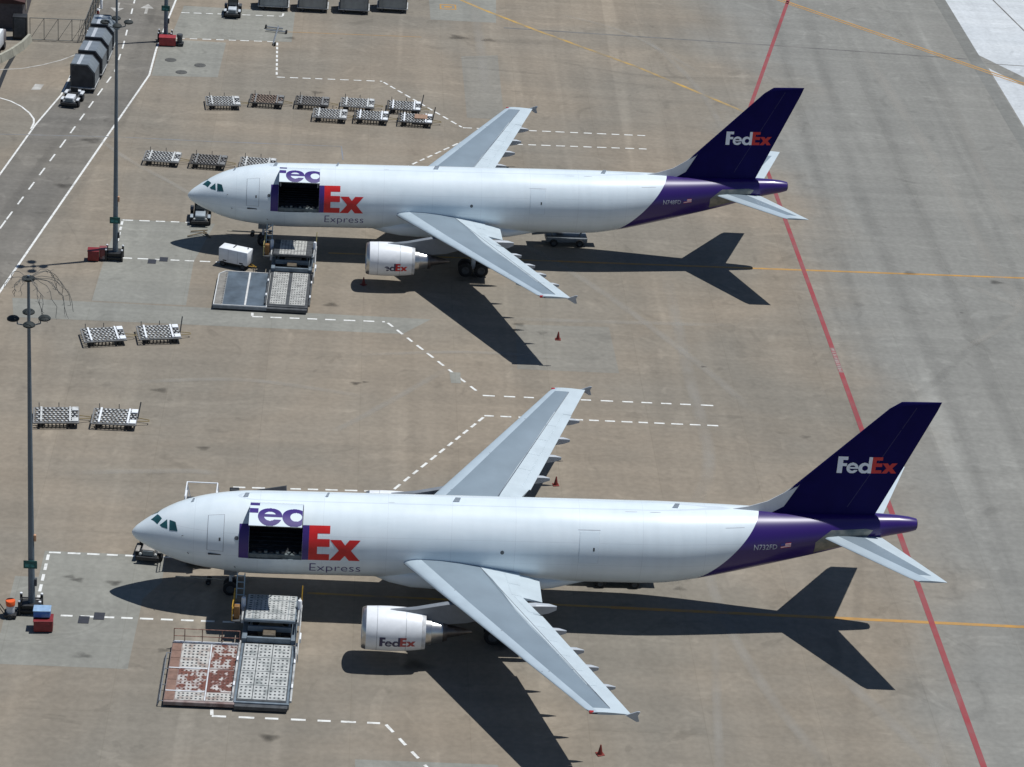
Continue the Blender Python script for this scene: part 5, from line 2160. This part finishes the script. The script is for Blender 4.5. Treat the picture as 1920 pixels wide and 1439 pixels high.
# local +x points away from the fuselage
b = MB()
b.bev(-.1, 2.0, -1.05, 1.05, 4.50, 4.62, DARKG, .02)
b.build('top_platform', t)
for s in (-1, 1):
    pipe('platform_rail', [(-.05, s * 1.05, 4.6), (-.05, s * 1.05, 5.75), (2.0, s * 1.05, 5.75), (2.0, s * 1.05, 4.6)], .045, WHITEP, t)
    pipe('middle_rail', [(-.05, s * 1.05, 5.15), (2.0, s * 1.05, 5.15)], .035, WHITEP, t)
    pipe('stair_rail', [(2.0, s * 1.05, 5.6), (7.2, s * 1.05, 1.3)], .045, WHITEP, t)
    b = MB()
    b.tube((2.0, s * .95, 4.5), (7.3, s * .95, .25), .10, WPANEL)
    b.build('stringer', t)
    for x in (.4, 1.8):
        pipe('support_leg', [(x, s * .9, .5), (x, s * .9, 4.5)], .07, WPANEL, t)
for k in range(19):
    f = (k + .5) / 19
    b = MB()
    b.box(2.0 + 5.3 * f - .14, 2.0 + 5.3 * f + .14, -.9, .9, 4.5 - 4.25 * f, 4.5 - 4.25 * f + .04, STEEL)
    b.build('step', t)
pipe('cross_rail', [(2.0, -1.05, 5.75), (2.0, 1.05, 5.75)], .045, WHITEP, t)
b = MB()
b.bev(.1, 5.6, -.95, .95, .35, .62, DARKG, .05)
b.build('chassis', t)
for x in (.8, 4.8):
    for s in (-1, 1):
        b = MB()
        wheel(b, (x, s * .85, .36), .36, .22)
        b.build('wheel', t, True, 40)


def build_belt_loader(label, loc, rz, z0, z1, bm):
    t = thing('belt_loader', label, 'belt loader', loc, rz, 'belt loaders')
    b = MB()
    b.bev(-1.9, 1.9, -.72, .72, .4, .85, bm, .08)
    b.build('chassis', t, True, 40)
    b = MB()
    rg = [[(-3.2, -.5, z0), (-3.2, .5, z0), (-3.2, .5, z0 + .25), (-3.2, -.5, z0 + .25)], [(3.2, -.5, z1), (3.2, .5, z1), (3.2, .5, z1 + .25), (3.2, -.5, z1 + .25)]]
    b.loft(rg, bm)
    c = b.build('conveyor', t)
    b = MB()
    b.add([(-3.15, -.36, z0 + .262), (3.15, -.36, z1 + .262), (3.15, .36, z1 + .262), (-3.15, .36, z0 + .262)], [(0, 1, 2, 3)], BLACK)
    b.build('belt', c)
    b = MB()
    b.bev(-.9, -.2, .55, 1.0, .85, 1.5, BLACK, .06)
    b.build('driver_seat', t)
    for x in (-1.2, 1.2):
        for s in (-1, 1):
            b = MB()
            wheel(b, (x, s * .75, .36), .36, .22)
            b.build('wheel', t, True, 40)
        pipe('lift_strut', [(x, 0, .8), (x * 1.3, 0, (z0 + z1) / 2 + x / 3.2 * (z1 - z0) / 2)], .07, STEEL, t)
    return t


build_belt_loader('dark belt loader standing behind the near airplane forward fuselage', (6.9, 11.4, 0), 3, .55, 1.75, DARKG)
build_belt_loader('grey belt loader in the shade under the far airplane rear fuselage', (*far(34.2, 3.0)[:2], 0), 4, 1.0, 1.7, mat('loader_slate', (.17, .19, .21), .5, var=.15))
build_belt_loader('dark belt loader in the shade under the near airplane rear fuselage', (33.6, 3.6, 0), 2, .9, 1.6, DARKG)

# ------------------------------------------------------------------ gate, fence, wall, hut and truck at the upper left
GREYF = mat('gate_grey', (.13, .14, .14), .6, .3, var=.2)
t = thing('gate', 'tall thin-barred grey gate across the side road at top left', 'gate', (-21.0, 112.4, 0), 2.8)
for x in (0, 1.47, 2.95, 4.4, 5.85):
    pipe('upright', [(x, 0, .1), (x, 0, 2.5)], .035, GREYF, t)
for z in (.12, 2.5):
    pipe('rail', [(0, 0, z), (5.85, 0, z)], .04, GREYF, t)
for x in (0, 1.47, 2.95, 4.4):
    pipe('brace', [(x, 0, .15), (x + 1.45, 0, 2.45)], .022, GREYF, t)
for k in range(3):
    pipe('infill_bar', [(5.0 + .2 * k, .02, .15), (5.3 + .2 * k, .02, 2.45)], .02, GREYF, t)
t = thing('fence', 'grey mesh fence running along the service road behind the gate', 'fence', (-15.2, 112.8, 0), 0)
for k in range(8):
    pipe('post', [(0.03 * k, k * 2.3, 0), (.03 * k, k * 2.3, 2.6)], .05, GREYF, t)
for z in (.2, 1.4, 2.55):
    pipe('rail', [(0, 0, z), (.21, 16.1, z)], .03, GREYF, t)
b = MB()
for k in range(54):
    y = .3 * k + .1
    b.tube((.013 * y, y, .2), (.013 * y, y, 2.55), .012, GREYF, n=4)
stuff(b.build('mesh_wires', t))
for x, y, lab, mm in ((-15.0, 113.6, 'black bollard with white caps at the gate end of the fence', BLACK), (-14.75, 117.5, 'white bollard beside the mesh fence, nearest the gate', WHITEP),
                      (-14.72, 121.0, 'red bollard beside the mesh fence', CONE), (-14.7, 124.4, 'white bollard beside the mesh fence, nearest the top edge', WHITEP)):
    t = thing('bollard', lab, 'bollard', (x, y, 0), 0, 'bollards along the mesh fence')
    b = MB()
    b.lathe([(0, .15), (.85, .14), (.9, .12)], mm, axis='z', n=12)
    b.build('shaft', t, True, 40)
    b = MB()
    b.lathe([(.9, .14), (1.05, .12), (1.08, .01)], WHITEP, axis='z', n=12)
    b.build('cap', t, True, 40)
t = thing('barrier_wall', 'low pale concrete wall curving down from the gate at left edge', 'wall', (0, 0, 0), 0)
pw = [(-21.0, 112.0), (-21.5, 109.3), (-22.3, 106.9), (-23.2, 104.9), (-24.6, 102.6)]
for p, q in zip(pw, pw[1:]):
    b = MB()
    p, q = Vector((*p, 0)), Vector((*q, 0))
    d = (q - p).normalized()
    n = Vector((-d.y, d.x, 0))
    vs = [p - n * .3, q - n * .3 - d * .02, q + n * .3 - d * .02, p + n * .3]
    vt = [p - n * .14, q - n * .14 - d * .02, q + n * .14 - d * .02, p + n * .14]
    b.add([(v.x, v.y, 0) for v in vs] + [(v.x, v.y, .85) for v in vt], [(0, 1, 2, 3), (4, 5, 6, 7), (0, 1, 5, 4), (1, 2, 6, 5), (2, 3, 7, 6), (3, 0, 4, 7)], mat('wall_concrete', (.34, .33, .27), .9, var=.15, scale=1))
    b.build('wall_block', t)
t = thing('hut', 'dark brown roofed hut at the top left corner', 'hut', (-25.4, 121.5, 0), 2)
b = MB()
b.box(-3, 3, -6, 6, 0, 3.0, mat('hut_wall', (.09, .08, .085), .8, var=.2))
w = b.build('wall', t)
b = MB()
b.prism([(-3.3, 3.0), (3.3, 3.0), (3.3, 3.2), (0, 3.9), (-3.3, 3.2)], 'y', -6.4, 6.4, BROWN)
b.build('roof', t)
b = MB()
b.bev(-.5, .5, -6.06, -5.98, .02, 2.1, DARKG, .02)
b.build('door', t)
b = MB()
b.bev(2.98, 3.05, -3, -1.6, 1.1, 2.1, DGLASS, .02)
b.build('window', t)
t = thing('equipment_box', 'black upright equipment cabinet beside the left end of the gate', 'cabinet', (-22.1, 112.9, 0), 3)
b = MB()
b.bev(-.75, .75, -.6, .6, .1, 2.55, BLACK, .05)
b.build('cabinet', t, True, 40)
b = MB()
b.box(-.7, .7, -.55, .55, 0, .1, DARKG)
b.build('plinth', t)
b = MB()
b.bev(-.6, .6, -.625, -.6, .3, 2.35, DARKG, .01)
d = b.build('door', t)
t = thing('truck', 'white-topped truck partly in view at the left edge', 'truck', (-24.3, 107.6, 0), 85)
b = MB()
b.bev(-2.2, .9, -1.0, 1.0, .8, 2.5, WHITEP, .08)
b.build('box_body', t, True, 40)
b = MB()
b.bev(.95, 2.4, -.95, .95, .7, 2.0, mat('truck_grey', (.22, .20, .20), .5), .15)
c = b.build('cab', t, True, 40)
b = MB()
b.bev(2.38, 2.42, -.8, .8, 1.25, 1.85, DGLASS, .01)
b.build('windscreen', c)
b = MB()
b.bev(-2.2, 2.3, -.8, .8, .5, .75, BLACK, .04)
b.build('chassis', t)
for x in (-1.4, 1.6):
    for s in (-1, 1):
        b = MB()
        wheel(b, (x, s * .85, .42), .42, .26)
        b.build('wheel', t, True, 40)
